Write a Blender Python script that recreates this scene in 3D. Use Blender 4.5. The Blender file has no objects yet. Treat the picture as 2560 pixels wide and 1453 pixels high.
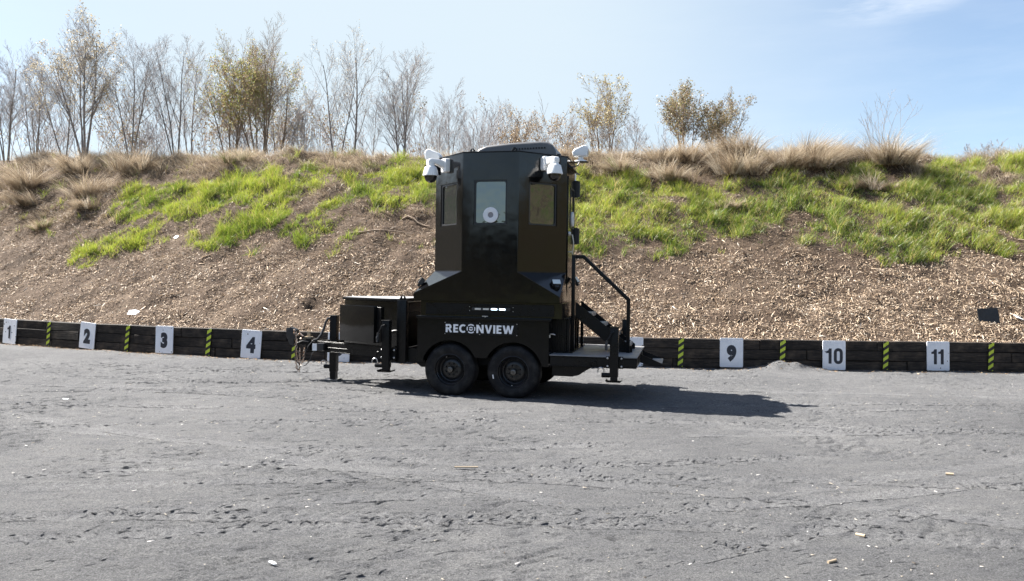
import bpy, bmesh, math, random
import numpy as np
from mathutils import Vector, Matrix

random.seed(7)
RNG = np.random.default_rng(7)
R = math.radians
scene = bpy.context.scene
COL = scene.collection

# ------------------------------------------------------------------ camera
cam_d = bpy.data.cameras.new('camera')
cam = bpy.data.objects.new('camera', cam_d)
COL.objects.link(cam)
cam_d.sensor_width = 36.0
cam_d.lens = 27.42
cam_d.shift_y = -0.0109
cam_d.clip_start = 0.1
cam_d.clip_end = 2000
cam.matrix_world = Matrix.Translation((0, 0, 1.775)) @ Matrix.Rotation(R(90), 4, 'X') @ Matrix.Rotation(0.015, 4, 'Z')
scene.camera = cam

# ------------------------------------------------------------------ light
SUN_EL, SUN_AZ = R(48.0), R(-67.6)          # azimuth from +Y, negative = towards -X
sd = bpy.data.lights.new('sun', 'SUN')
sd.energy = 5.0
sd.angle = R(0.53)
sd.color = (1.0, 0.955, 0.89)
sun = bpy.data.objects.new('sun', sd)
COL.objects.link(sun)
to_sun = Vector((math.sin(SUN_AZ) * math.cos(SUN_EL), math.cos(SUN_AZ) * math.cos(SUN_EL), math.sin(SUN_EL)))
sun.rotation_euler = to_sun.to_track_quat('Z', 'Y').to_euler()

world = bpy.data.worlds.new('World')
scene.world = world
world.use_nodes = True
wn, wl = world.node_tree.nodes, world.node_tree.links
wn.clear()
w_out = wn.new('ShaderNodeOutputWorld')
w_bg = wn.new('ShaderNodeBackground')
w_sky = wn.new('ShaderNodeTexSky')
w_sky.sky_type = 'NISHITA'
w_sky.sun_disc = False
w_sky.sun_elevation = SUN_EL
w_sky.sun_rotation = SUN_AZ
w_sky.altitude = 50
w_sky.air_density = 1.0
w_sky.dust_density = 0.9
w_sky.ozone_density = 1.6
w_bg.inputs['Strength'].default_value = 0.055
# thin high cloud: stretched noise, densest in one streak and faint elsewhere
w_tc = wn.new('ShaderNodeTexCoord')
w_map = wn.new('ShaderNodeMapping')
w_map.inputs['Scale'].default_value = (3.0, 3.0, 16.0)
w_map.inputs['Rotation'].default_value = (0, R(-12), 0)
w_noise = wn.new('ShaderNodeTexNoise')
w_noise.inputs['Scale'].default_value = 2.2
w_noise.inputs['Detail'].default_value = 7
w_noise.inputs['Roughness'].default_value = 0.62
w_ramp = wn.new('ShaderNodeValToRGB')
w_ramp.color_ramp.elements[0].position = 0.42
w_ramp.color_ramp.elements[1].position = 0.85
w_dist = wn.new('ShaderNodeVectorMath'); w_dist.operation = 'SUBTRACT'
w_norm = wn.new('ShaderNodeVectorMath'); w_norm.operation = 'NORMALIZE'
cdir = Vector((0.475, 1.0, 0.362)).normalized()
w_dist.inputs[1].default_value = cdir
w_sc = wn.new('ShaderNodeVectorMath'); w_sc.operation = 'MULTIPLY'
w_sc.inputs[1].default_value = (15.0, 15.0, 52.0)
w_len = wn.new('ShaderNodeVectorMath'); w_len.operation = 'LENGTH'
w_mr = wn.new('ShaderNodeMapRange')
w_mr.inputs['From Min'].default_value = 0.0
w_mr.inputs['From Max'].default_value = 1.3
w_mr.inputs['To Min'].default_value = 1.0
w_mr.inputs['To Max'].default_value = 0.10
w_mul = wn.new('ShaderNodeMath'); w_mul.operation = 'MULTIPLY'
w_mul2 = wn.new('ShaderNodeMath'); w_mul2.operation = 'MULTIPLY'
w_mul2.inputs[1].default_value = 1.0
w_mix = wn.new('ShaderNodeMixRGB')
w_mix.inputs['Color2'].default_value = (7.0, 7.0, 7.0, 1)
wl.new(w_tc.outputs['Generated'], w_norm.inputs[0])
wl.new(w_norm.outputs[0], w_map.inputs['Vector'])
wl.new(w_map.outputs[0], w_noise.inputs['Vector'])
wl.new(w_noise.outputs['Fac'], w_ramp.inputs['Fac'])
wl.new(w_norm.outputs[0], w_dist.inputs[0])
wl.new(w_dist.outputs[0], w_sc.inputs[0])
wl.new(w_sc.outputs[0], w_len.inputs[0])
wl.new(w_len.outputs['Value'], w_mr.inputs['Value'])
wl.new(w_ramp.outputs['Color'], w_mul.inputs[0])
wl.new(w_mr.outputs['Result'], w_mul.inputs[1])
wl.new(w_mul.outputs[0], w_mul2.inputs[0])
wl.new(w_mul2.outputs[0], w_mix.inputs['Fac'])
wl.new(w_sky.outputs['Color'], w_mix.inputs['Color1'])
# broad thin veil of high haze, whitest over the middle of the bank
v_sub = wn.new('ShaderNodeVectorMath'); v_sub.operation = 'DISTANCE'
v_sub.inputs[1].default_value = Vector((-0.17, 1.0, 0.27)).normalized()
v_mr = wn.new('ShaderNodeMapRange'); v_mr.interpolation_type = 'SMOOTHSTEP'
v_mr.inputs['From Min'].default_value = 0.18; v_mr.inputs['From Max'].default_value = 0.74
v_mr.inputs['To Min'].default_value = 0.92; v_mr.inputs['To Max'].default_value = 0.08
v_n = wn.new('ShaderNodeTexNoise'); v_n.inputs['Scale'].default_value = 2.0; v_n.inputs['Detail'].default_value = 3
v_m = wn.new('ShaderNodeMapRange'); v_m.inputs['To Min'].default_value = 0.92; v_m.inputs['To Max'].default_value = 1.08
v_mul = wn.new('ShaderNodeMath'); v_mul.operation = 'MULTIPLY'
v_mix = wn.new('ShaderNodeMixRGB'); v_mix.inputs['Color2'].default_value = (3.85, 4.45, 4.85, 1)
wl.new(w_norm.outputs[0], v_sub.inputs[0]); wl.new(v_sub.outputs['Value'], v_mr.inputs['Value'])
wl.new(w_norm.outputs[0], v_n.inputs['Vector']); wl.new(v_n.outputs['Fac'], v_m.inputs['Value'])
wl.new(v_mr.outputs['Result'], v_mul.inputs[0]); wl.new(v_m.outputs['Result'], v_mul.inputs[1])
wl.new(v_mul.outputs[0], v_mix.inputs['Fac']); wl.new(w_mix.outputs['Color'], v_mix.inputs['Color1'])
wl.new(v_mix.outputs['Color'], w_bg.inputs['Color'])
wl.new(w_bg.outputs[0], w_out.inputs['Surface'])

scene.view_settings.view_transform = 'Standard'
scene.view_settings.look = 'None'
scene.view_settings.exposure = 1.89
scene.view_settings.gamma = 1.0
scene.view_settings.use_curve_mapping = False
scene.cycles.max_bounces = 6
scene.cycles.diffuse_bounces = 3
scene.cycles.glossy_bounces = 3
scene.cycles.use_adaptive_sampling = True

# ------------------------------------------------------------------ helpers
def tag(o, label=None, cat=None, group=None, kind=None):
    if label: o['label'] = label
    if cat: o['category'] = cat
    if group: o['group'] = group
    if kind: o['kind'] = kind
    return o

def empty(name, loc=(0, 0, 0), rz=0.0, parent=None):
    o = bpy.data.objects.new(name, None)
    o.empty_display_size = 0.2
    COL.objects.link(o)
    o.location = loc
    o.rotation_euler = (0, 0, rz)
    if parent: o.parent = parent
    return o

def obj(name, me, mat=None, parent=None, loc=None, rot=None):
    o = bpy.data.objects.new(name, me)
    COL.objects.link(o)
    if mat and not me.materials: me.materials.append(mat)
    if parent: o.parent = parent
    if loc: o.location = loc
    if rot: o.rotation_euler = rot
    return o

def mesh_arrays(name, verts, quads=None, tris=None, smooth=False, col=None):
    me = bpy.data.meshes.new(name)
    nq = 0 if quads is None else len(quads)
    nt = 0 if tris is None else len(tris)
    me.vertices.add(len(verts))
    me.vertices.foreach_set('co', np.asarray(verts, np.float32).ravel())
    me.loops.add(nq * 4 + nt * 3)
    idx = []
    if nq: idx.append(np.asarray(quads, np.int32).ravel())
    if nt: idx.append(np.asarray(tris, np.int32).ravel())
    me.loops.foreach_set('vertex_index', np.concatenate(idx))
    me.polygons.add(nq + nt)
    ls = np.concatenate([np.arange(nq) * 4, nq * 4 + np.arange(nt) * 3]).astype(np.int32)
    me.polygons.foreach_set('loop_start', ls)
    if smooth: me.polygons.foreach_set('use_smooth', np.ones(nq + nt, bool))
    if col is not None:
        a = me.color_attributes.new('col', 'FLOAT_COLOR', 'POINT')
        c4 = np.ones((len(verts), 4), np.float32); c4[:, :3] = col
        a.data.foreach_set('color', c4.ravel())
    me.update(calc_edges=True)
    return me

class MB:
    """collects simple solids and links them as one mesh object"""
    def __init__(s): s.v, s.f = [], []
    def add(s, vs, fs):
        b = len(s.v)
        s.v += [tuple(v) for v in vs]
        s.f += [tuple(i + b for i in f) for f in fs]
        return s
    def box(s, x0, x1, y0, y1, z0, z1):
        return s.add([(x0, y0, z0), (x1, y0, z0), (x1, y1, z0), (x0, y1, z0), (x0, y0, z1), (x1, y0, z1), (x1, y1, z1), (x0, y1, z1)],
                     [(0, 3, 2, 1), (4, 5, 6, 7), (0, 1, 5, 4), (1, 2, 6, 5), (2, 3, 7, 6), (3, 0, 4, 7)])
    def prism(s, poly, to3, lo, hi):
        n = len(poly)
        vs = [to3(a, b, lo) for a, b in poly] + [to3(a, b, hi) for a, b in poly]
        fs = [tuple(range(n)), tuple(range(2 * n - 1, n - 1, -1))] + [(i, i + n, (i + 1) % n + n, (i + 1) % n) for i in range(n)]
        return s.add(vs, fs)
    def prism_y(s, poly, y0, y1): return s.prism(poly, lambda a, b, h: (a, h, b), y0, y1)
    def prism_z(s, poly, z0, z1): return s.prism(poly, lambda a, b, h: (a, b, h), z0, z1)
    def prism_x(s, poly, x0, x1): return s.prism(poly, lambda a, b, h: (h, a, b), x0, x1)
    def beam(s, p0, p1, w, h, up=(0, 0, 1)):
        p0, p1 = Vector(p0), Vector(p1)
        d = (p1 - p0).normalized(); u = Vector(up)
        sd_ = d.cross(u)
        if sd_.length < 1e-4: sd_ = d.cross(Vector((0, 1, 0)))
        sd_.normalize(); u = sd_.cross(d).normalized()
        vs = []
        for p in (p0, p1):
            for a, b in ((-1, -1), (1, -1), (1, 1), (-1, 1)):
                vs.append(p + sd_ * a * w / 2 + u * b * h / 2)
        return s.add(vs, [(0, 1, 2, 3), (7, 6, 5, 4), (0, 4, 5, 1), (1, 5, 6, 2), (2, 6, 7, 3), (3, 7, 4, 0)])
    def tube(s, pts, r, n=8, closed=False):
        pts = [Vector(p) for p in pts]; m = len(pts)
        rs = r if isinstance(r, (list, tuple)) else [r] * m
        ref = Vector((0.13, 0.21, 0.97)); vs = []
        for i, p in enumerate(pts):
            a = pts[(i - 1) % m] if (closed or i) else p
            b = pts[(i + 1) % m] if (closed or i < m - 1) else p
            d = (b - a).normalized()
            u = d.cross(ref)
            if u.length < 0.1: u = d.cross(Vector((1, 0, 0)))
            u.normalize(); w = d.cross(u)
            for k in range(n):
                t = 2 * math.pi * k / n
                vs.append(p + (u * math.cos(t) + w * math.sin(t)) * rs[i])
        fs = []
        for i in range(m if closed else m - 1):
            j = (i + 1) % m
            for k in range(n):
                fs.append((i * n + k, i * n + (k + 1) % n, j * n + (k + 1) % n, j * n + k))
        if not closed:
            fs.append(tuple(range(n - 1, -1, -1))); fs.append(tuple((m - 1) * n + k for k in range(n)))
        return s.add(vs, fs)
    def lathe(s, prof, o, axis, n=24, closed=False, caps=(True, True)):
        ax = Vector(axis).normalized(); o = Vector(o)
        u = ax.orthogonal().normalized(); w = ax.cross(u)
        vs = [o + ax * h + (u * math.cos(2 * math.pi * k / n) + w * math.sin(2 * math.pi * k / n)) * r for r, h in prof for k in range(n)]
        fs = [(i * n + k, i * n + (k + 1) % n, (i + 1) * n + (k + 1) % n, (i + 1) * n + k) for i in range(len(prof) - 1) for k in range(n)]
        if closed:
            i = len(prof) - 1
            fs += [(i * n + k, i * n + (k + 1) % n, (k + 1) % n, k) for k in range(n)]
        else:
            if caps[0]: fs.append(tuple(range(n - 1, -1, -1)))
            if caps[1]: fs.append(tuple((len(prof) - 1) * n + k for k in range(n)))
        return s.add(vs, fs)
    def build(s, name, mat, parent=None, bevel=0.0, smooth=True, loc=None, rot=None, seg=2):
        me = bpy.data.meshes.new(name)
        me.from_pydata(s.v, [], s.f)
        bm = bmesh.new(); bm.from_mesh(me)
        bmesh.ops.recalc_face_normals(bm, faces=bm.faces)
        if bevel > 0:
            es = [e for e in bm.edges if len(e.link_faces) == 2 and e.calc_face_angle(0) > R(28)]
            bmesh.ops.bevel(bm, geom=es, offset=bevel, segments=seg, affect='EDGES', profile=0.6, clamp_overlap=True)
        bm.to_mesh(me); bm.free()
        if smooth:
            me.polygons.foreach_set('use_smooth', np.ones(len(me.polygons), bool))
            me.set_sharp_from_angle(angle=R(32))
        return obj(name, me, mat, parent, loc, rot)

def rrect(w, h, r, n=4, cx=0.0, cy=0.0):
    pts = []
    for (sx, sy, a0) in ((1, -1, -90), (1, 1, 0), (-1, 1, 90), (-1, -1, 180)):
        for k in range(n + 1):
            a = R(a0 + 90 * k / n)
            pts.append((cx + sx * (w / 2 - r) + r * math.cos(a), cy + sy * (h / 2 - r) + r * math.sin(a)))
    return pts

def ring_faces(outer, inner, to3, lo, hi):
    """closed ring between two outlines with the same number of points"""
    n = len(outer)
    vs = [to3(a, b, lo) for a, b in outer] + [to3(a, b, lo) for a, b in inner] + [to3(a, b, hi) for a, b in outer] + [to3(a, b, hi) for a, b in inner]
    fs = []
    for i in range(n):
        j = (i + 1) % n
        fs += [(i, j, n + j, n + i), (2 * n + i, 3 * n + i, 3 * n + j, 2 * n + j), (i, 2 * n + i, 2 * n + j, j), (n + i, n + j, 3 * n + j, 3 * n + i)]
    return vs, fs

# ------------------------------------------------------------------ noise
def _h(i, j, s):
    v = np.sin(i * 127.1 + j * 311.7 + s * 74.7) * 43758.5453
    return v - np.floor(v)
def vnoise(x, y, s=0):
    x = np.asarray(x, float); y = np.asarray(y, float)
    xi, yi = np.floor(x), np.floor(y)
    fx, fy = x - xi, y - yi
    fx = fx * fx * (3 - 2 * fx); fy = fy * fy * (3 - 2 * fy)
    a, b, c, d = _h(xi, yi, s), _h(xi + 1, yi, s), _h(xi, yi + 1, s), _h(xi + 1, yi + 1, s)
    return (a + (b - a) * fx) * (1 - fy) + (c + (d - c) * fx) * fy
def fbm(x, y, s=0, o=4):
    v, a, t = 0, 0.5, 0
    for k in range(o):
        v = v + a * vnoise(x * 2 ** k, y * 2 ** k, s + k * 3.7); t += a; a *= 0.5
    return v / t
def sstep(a, b, x):
    t = np.clip((x - a) / (b - a), 0, 1)
    return t * t * (3 - 2 * t)

# ------------------------------------------------------------------ terrain shape
WX = np.array([-30, -16, -12.2, -9.7, -7.6, -5.5, -3.5, 0, 3.5, 6.5, 10.7, 16, 30.])
WY = np.array([25.5, 20.8, 19.05, 18.0, 17.2, 16.6, 16.12, 16.05, 16.12, 16.05, 16.2, 16.3, 16.5])
def wall_y(x): return np.interp(x, WX, WY)
PT = np.array([-5, 0.0, 0.3, 1.0, 2.5, 4.5, 6.5, 8.0, 8.7, 9.4, 10.6, 14, 20, 30, 60.])
PZ = np.array([.52, .52, .60, .92, 1.72, 2.95, 4.25, 5.10, 5.42, 5.55, 5.5, 5.0, 4.0, 0.2, -.3])
RX = np.array([-18.5, -14, -9, -3, 4.1, 6.1, 9.3, 11.9, 13.9, 16.6])
RZ = np.array([6.35, 6.12, 5.86, 5.68, 5.86, 5.94, 6.08, 6.02, 5.86, 5.96])
BURROW = []
def berm_z(x, y):
    x = np.asarray(x, float); y = np.asarray(y, float)
    t = y - wall_y(x)
    # the outer corners and the two side arms of the U-shaped bank
    ta = np.abs(x) - 17.0 - 0.0 * y
    tt = np.maximum(t, np.where(np.abs(x) > 16.0, ta, -5))
    t = tt
    base = np.interp(t, PT, PZ)
    rz = np.interp(x, RX, RZ)
    z = 0.6 + (base - 0.6) * np.where(base > 0.6, (rz - 0.6) / 4.95, 1.0)
    up = sstep(3.0, 5.5, t)
    low = sstep(0.15, 1.2, t)
    z = z + low * (0.16 * (fbm(x * 0.55, y * 0.55, 11, 3) - 0.5) * 2)
    z = z + low * (0.05 + 0.16 * up) * (fbm(x * 1.5, y * 1.5, 5, 3) - 0.5) * 1.6
    z = z + low * 0.085 * (fbm(x * 2.6, y * 3.4, 8, 3) - 0.5) * 2
    for bx, by, br, bd in BURROW:
        z = z - bd * np.exp(-((x - bx) ** 2 + (y - by) ** 2) / br ** 2)
    return z

BURROW += [(-4.55, 17.75, 0.12, 0.40), (-9.62, 20.15, 0.35, 0.12)]

# ------------------------------------------------------------------ materials
def mat(name, color=(0.5, 0.5, 0.5), rough=0.5, metal=0.0, spec=0.5, ior=None, coat=0.0):
    m = bpy.data.materials.new(name); m.use_nodes = True
    b = m.node_tree.nodes['Principled BSDF']
    b.inputs['Base Color'].default_value = (*color, 1)
    b.inputs['Roughness'].default_value = rough
    b.inputs['Metallic'].default_value = metal
    b.inputs['Specular IOR Level'].default_value = spec
    if ior: b.inputs['IOR'].default_value = ior
    if coat: b.inputs['Coat Weight'].default_value = coat
    return m
def nd(m, t, **kw):
    n = m.node_tree.nodes.new(t)
    for k, v in kw.items():
        if k.startswith('i_'): n.inputs[k[2:].replace('_', ' ')].default_value = v
        else: setattr(n, k, v)
    return n
def lk(m, a, b): m.node_tree.links.new(a, b)
def bsdf(m): return m.node_tree.nodes['Principled BSDF']
def noise_node(m, scale, detail=4, rough=0.55, coord='Object', sc=(1, 1, 1)):
    tc = nd(m, 'ShaderNodeTexCoord'); mp = nd(m, 'ShaderNodeMapping')
    mp.inputs['Scale'].default_value = sc
    n = nd(m, 'ShaderNodeTexNoise'); n.inputs['Scale'].default_value = scale
    n.inputs['Detail'].default_value = detail; n.inputs['Roughness'].default_value = rough
    lk(m, tc.outputs[coord], mp.inputs['Vector']); lk(m, mp.outputs[0], n.inputs['Vector'])
    return n
def ramp(m, fac, stops):
    r = nd(m, 'ShaderNodeValToRGB'); cr = r.color_ramp
    while len(cr.elements) < len(stops): cr.elements.new(0.5)
    for e, (p, c) in zip(cr.elements, stops):
        e.position = p; e.color = (*c, 1) if len(c) == 3 else c
    lk(m, fac, r.inputs['Fac']); return r
def bump(m, height, strength, dist, chain=None):
    b = nd(m, 'ShaderNodeBump'); b.inputs['Strength'].default_value = strength; b.inputs['Distance'].default_value = dist
    lk(m, height, b.inputs['Height'])
    if chain: lk(m, chain.outputs['Normal'], b.inputs['Normal'])
    return b
def mixc(m, fac, a, b, mode='MIX'):
    x = nd(m, 'ShaderNodeMixRGB', blend_type=mode)
    for s, k in ((fac, 'Fac'), (a, 'Color1'), (b, 'Color2')):
        if hasattr(s, 'is_output'): lk(m, s, x.inputs[k])
        else: x.inputs[k].default_value = s if k == 'Fac' else (*s, 1)
    return x

def paint(name, color, rough, wav=0.02, dirt=0.0):
    m = mat(name, color, rough, spec=0.5)
    n1 = noise_node(m, 2.3, 2); n2 = noise_node(m, 420, 2)
    b1 = bump(m, n1.outputs['Fac'], wav, 0.5); b2 = bump(m, n2.outputs['Fac'], 0.02, 0.01, b1)
    lk(m, b2.outputs['Normal'], bsdf(m).inputs['Normal'])
    n3 = noise_node(m, 6, 6, 0.7)
    rr = ramp(m, n3.outputs['Fac'], [(0.35, (rough * 0.8,) * 3), (0.75, (min(1, rough * 1.5 + 0.03),) * 3)])
    lk(m, rr.outputs['Color'], bsdf(m).inputs['Roughness'])
    if dirt:
        n4 = noise_node(m, 9, 8, 0.75)
        dr = ramp(m, n4.outputs['Fac'], [(0.55, (0, 0, 0)), (0.85, (dirt,) * 3)])
        mx = mixc(m, dr.outputs['Color'], color, (0.16, 0.145, 0.125))
        lk(m, mx.outputs['Color'], bsdf(m).inputs['Base Color'])
    return m

M = {}
M['black_gloss'] = paint('black_gloss_paint', (0.0042, 0.0042, 0.0046), 0.09, 0.012, 0.0)
M['fender_paint'] = paint('fender_black_paint', (0.0045, 0.0045, 0.005), 0.17, 0.02, 0.0)
bsdf(M['fender_paint']).inputs['Specular IOR Level'].default_value = 0.2
M['black_satin'] = paint('black_satin_paint', (0.0045, 0.0045, 0.005), 0.30, 0.02, 0.015)
bsdf(M['black_satin']).inputs['Specular IOR Level'].default_value = 0.22
M['deck'] = paint('deck_paint', (0.20, 0.20, 0.205), 0.40, 0.02, 0.0)
M['lid'] = paint('light_grey_lid', (0.30, 0.30, 0.305), 0.45, 0.02, 0.0)  # even light grey for the thin sheet on the cabinet lid
M['black_plastic'] = mat('black_plastic', (0.018, 0.018, 0.020), 0.42)
M['ac_plastic'] = mat('textured_black_plastic', (0.11, 0.11, 0.113), 0.40)
M['rubber'] = mat('tyre_rubber', (0.012, 0.012, 0.014), 0.60, spec=0.2)
n = noise_node(M['rubber'], 7, 6, 0.7)
r_ = ramp(M['rubber'], n.outputs['Fac'], [(0.45, (0.0065, 0.0065, 0.008)), (0.85, (0.045, 0.043, 0.040))])
lk(M['rubber'], r_.outputs['Color'], bsdf(M['rubber']).inputs['Base Color'])
M['rim'] = paint('black_rim', (0.008, 0.008, 0.009), 0.28, 0.0, 0.05)
M['white_plastic'] = mat('white_plastic', (0.80, 0.80, 0.80), 0.34)
M['smoked_dome'] = mat('smoked_dome', (0.012, 0.010, 0.010), 0.04, ior=1.5)
M['zinc'] = mat('zinc_steel', (0.55, 0.55, 0.56), 0.32, 1.0)
M['grease_cap'] = mat('dull_steel', (0.13, 0.125, 0.12), 0.40, 1.0)
M['rusty'] = mat('rusty_chain_steel', (0.30, 0.22, 0.14), 0.5, 0.7)
n = noise_node(M['rusty'], 30, 4)
r_ = ramp(M['rusty'], n.outputs['Fac'], [(0.35, (0.42, 0.40, 0.37)), (0.65, (0.26, 0.13, 0.06))])
lk(M['rusty'], r_.outputs['Color'], bsdf(M['rusty']).inputs['Base Color'])
# one-way film over the glazing: grey mirror, slightly dusty
M['film_glass'] = mat('mirror_film_glass', (0.15, 0.165, 0.165), 0.025, 0.92)
n = noise_node(M['film_glass'], 60, 6, 0.75)
r_ = ramp(M['film_glass'], n.outputs['Fac'], [(0.62, (0.15, 0.165, 0.165)), (0.78, (0.24, 0.25, 0.25))])
lk(M['film_glass'], r_.outputs['Color'], bsdf(M['film_glass']).inputs['Base Color'])
n = noise_node(M['film_glass'], 3.2, 2)
b_ = bump(M['film_glass'], n.outputs['Fac'], 0.015, 0.4)
lk(M['film_glass'], b_.outputs['Normal'], bsdf(M['film_glass']).inputs['Normal'])
M['lens_glass'] = mat('lamp_lens', (0.62, 0.66, 0.66), 0.10, 0.55)
M['grey_ring'] = mat('pale_grey_ring', (0.66, 0.67, 0.70), 0.4)
M['grey_plug'] = mat('grey_plug', (0.22, 0.21, 0.23), 0.5)
M['letter_white'] = mat('letter_white', (0.78, 0.79, 0.82), 0.35)
M['label_white'] = mat('label_white', (0.75, 0.76, 0.78), 0.4)
M['wood_plug'] = mat('raw_wood', (0.36, 0.285, 0.195), 0.7)
def emis(name, color, st):
    m = mat(name, (0.6, 0.62, 0.65), 0.25)
    bsdf(m).inputs['Emission Color'].default_value = (*color, 1)
    bsdf(m).inputs['Emission Strength'].default_value = st
    return m
M['led_blue'] = emis('lit_blue_white_led', (0.62, 0.82, 1.0), 1.3)
M['led_white'] = mat('unlit_white_led', (0.62, 0.60, 0.55), 0.25)
M['flood_lens'] = mat('flood_light_lens', (0.60, 0.64, 0.62), 0.18)

# numbered boards: painted white, shot-pitted and grubby
m = mat('white_sign_board', (0.80, 0.81, 0.83), 0.5); M['sign'] = m
v = nd(m, 'ShaderNodeTexVoronoi', feature='F1'); v.inputs['Scale'].default_value = 13
tc = nd(m, 'ShaderNodeTexCoord'); oi = nd(m, 'ShaderNodeObjectInfo'); va = nd(m, 'ShaderNodeVectorMath', operation='ADD')
ml = nd(m, 'ShaderNodeVectorMath', operation='SCALE'); ml.inputs['Scale'].default_value = 37.0
cx = nd(m, 'ShaderNodeCombineXYZ')
for k in 'XYZ': lk(m, oi.outputs['Random'], cx.inputs[k])
lk(m, cx.outputs[0], ml.inputs[0]); lk(m, tc.outputs['Object'], va.inputs[0]); lk(m, ml.outputs[0], va.inputs[1])
lk(m, va.outputs[0], v.inputs['Vector'])
wn_ = nd(m, 'ShaderNodeSeparateColor'); lk(m, v.outputs['Color'], wn_.inputs[0])
thr = nd(m, 'ShaderNodeMath', operation='MULTIPLY'); thr.inputs[1].default_value = 0.22
lk(m, wn_.outputs[0], thr.inputs[0])
lt = nd(m, 'ShaderNodeMath', operation='LESS_THAN'); lk(m, v.outputs['Distance'], lt.inputs[0]); lk(m, thr.outputs[0], lt.inputs[1])
gt = nd(m, 'ShaderNodeMath', operation='GREATER_THAN'); gt.inputs[1].default_value = 0.55; lk(m, wn_.outputs[1], gt.inputs[0])
mm = nd(m, 'ShaderNodeMath', operation='MULTIPLY'); lk(m, lt.outputs[0], mm.inputs[0]); lk(m, gt.outputs[0], mm.inputs[1])
n = noise_node(m, 5, 6, 0.7)
r_ = ramp(m, n.outputs['Fac'], [(0.35, (0.76, 0.77, 0.80)), (0.7, (0.86, 0.87, 0.90))])
x_ = mixc(m, mm.outputs[0], r_.outputs['Color'], (0.06, 0.055, 0.05)); lk(m, x_.outputs['Color'], bsdf(m).inputs['Base Color'])
M['sign_digit'] = mat('navy_black_digit', (0.018, 0.022, 0.035), 0.45)
M['stripe_black'] = mat('black_marker_board', (0.016, 0.016, 0.017), 0.5)
M['stripe_yellow'] = mat('yellow_green_tape', (0.52, 0.62, 0.05), 0.42)
M['black_board'] = paint('black_board', (0.012, 0.011, 0.010), 0.4, 0.02, 0.2)
M['paper'] = mat('white_scrap', (0.82, 0.84, 0.86), 0.6)

# creosoted timber
m = mat('creosoted_timber', (0.03, 0.025, 0.02), 0.75, spec=0.3); M['timber'] = m
n = noise_node(m, 6, 9, 0.72, 'Object', (0.7, 6, 7)); n2 = noise_node(m, 3, 5, 0.6)
r_ = ramp(m, n.outputs['Fac'], [(0.35, (0.008, 0.007, 0.007)), (0.55, (0.032, 0.027, 0.023)), (0.75, (0.13, 0.105, 0.082))])
oi = nd(m, 'ShaderNodeObjectInfo')
r2 = ramp(m, oi.outputs['Random'], [(0, (0.5, 0.48, 0.48)), (1, (1.25, 1.2, 1.15))])
x_ = mixc(m, 1.0, r_.outputs['Color'], r2.outputs['Color'], 'MULTIPLY')
r3 = ramp(m, n2.outputs['Fac'], [(0.5, (0, 0, 0)), (0.75, (0.75, 0.75, 0.75))])
x2 = mixc(m, r3.outputs['Color'], x_.outputs['Color'], (0.09, 0.068, 0.05))
lk(m, x2.outputs['Color'], bsdf(m).inputs['Base Color'])
b_ = bump(m, n.outputs['Fac'], 0.7, 0.02); lk(m, b_.outputs['Normal'], bsdf(m).inputs['Normal'])

# grey stone-dust yard
m = mat('grey_stone_dust', (0.14, 0.14, 0.14), 0.9, spec=0.25); M['gravel'] = m
na = noise_node(m, 0.35, 5, 0.6); nb = noise_node(m, 95, 4, 0.8); nc = noise_node(m, 26, 5, 0.7); ne = noise_node(m, 4.5, 5, 0.65, 'Object', (0.6, 1.3, 1))
ra = ramp(m, na.outputs['Fac'], [(0.3, (0.108, 0.109, 0.112)), (0.5, (0.134, 0.135, 0.137)), (0.72, (0.168, 0.168, 0.168))])
rb = ramp(m, nb.outputs['Fac'], [(0.3, (0.34, 0.34, 0.34)), (0.5, (1, 1, 1)), (0.72, (2.0, 1.99, 1.97))])
rc = ramp(m, nc.outputs['Fac'], [(0.3, (0.86, 0.86, 0.87)), (0.7, (1.12, 1.12, 1.11))])
re = ramp(m, ne.outputs['Fac'], [(0.32, (0.88, 0.88, 0.90)), (0.70, (1.16, 1.15, 1.13))])
x1 = mixc(m, 1.0, ra.outputs['Color'], rb.outputs['Color'], 'MULTIPLY')
x2 = mixc(m, 1.0, x1.outputs['Color'], rc.outputs['Color'], 'MULTIPLY')
x3 = mixc(m, 1.0, x2.outputs['Color'], re.outputs['Color'], 'MULTIPLY')
lk(m, x3.outputs['Color'], bsdf(m).inputs['Base Color'])
nf = noise_node(m, 42, 5, 0.8)
rf = ramp(m, nf.outputs['Fac'], [(0.32, (0.66, 0.66, 0.66)), (0.5, (1, 1, 1)), (0.70, (1.40, 1.40, 1.39))])
x3 = mixc(m, 1.0, x3.outputs['Color'], rf.outputs['Color'], 'MULTIPLY')
at_ = nd(m, 'ShaderNodeAttribute', attribute_name='col')
x3 = mixc(m, 1.0, x3.outputs['Color'], at_.outputs['Color'], 'MULTIPLY')
lk(m, x3.outputs['Color'], bsdf(m).inputs['Base Color'])
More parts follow.
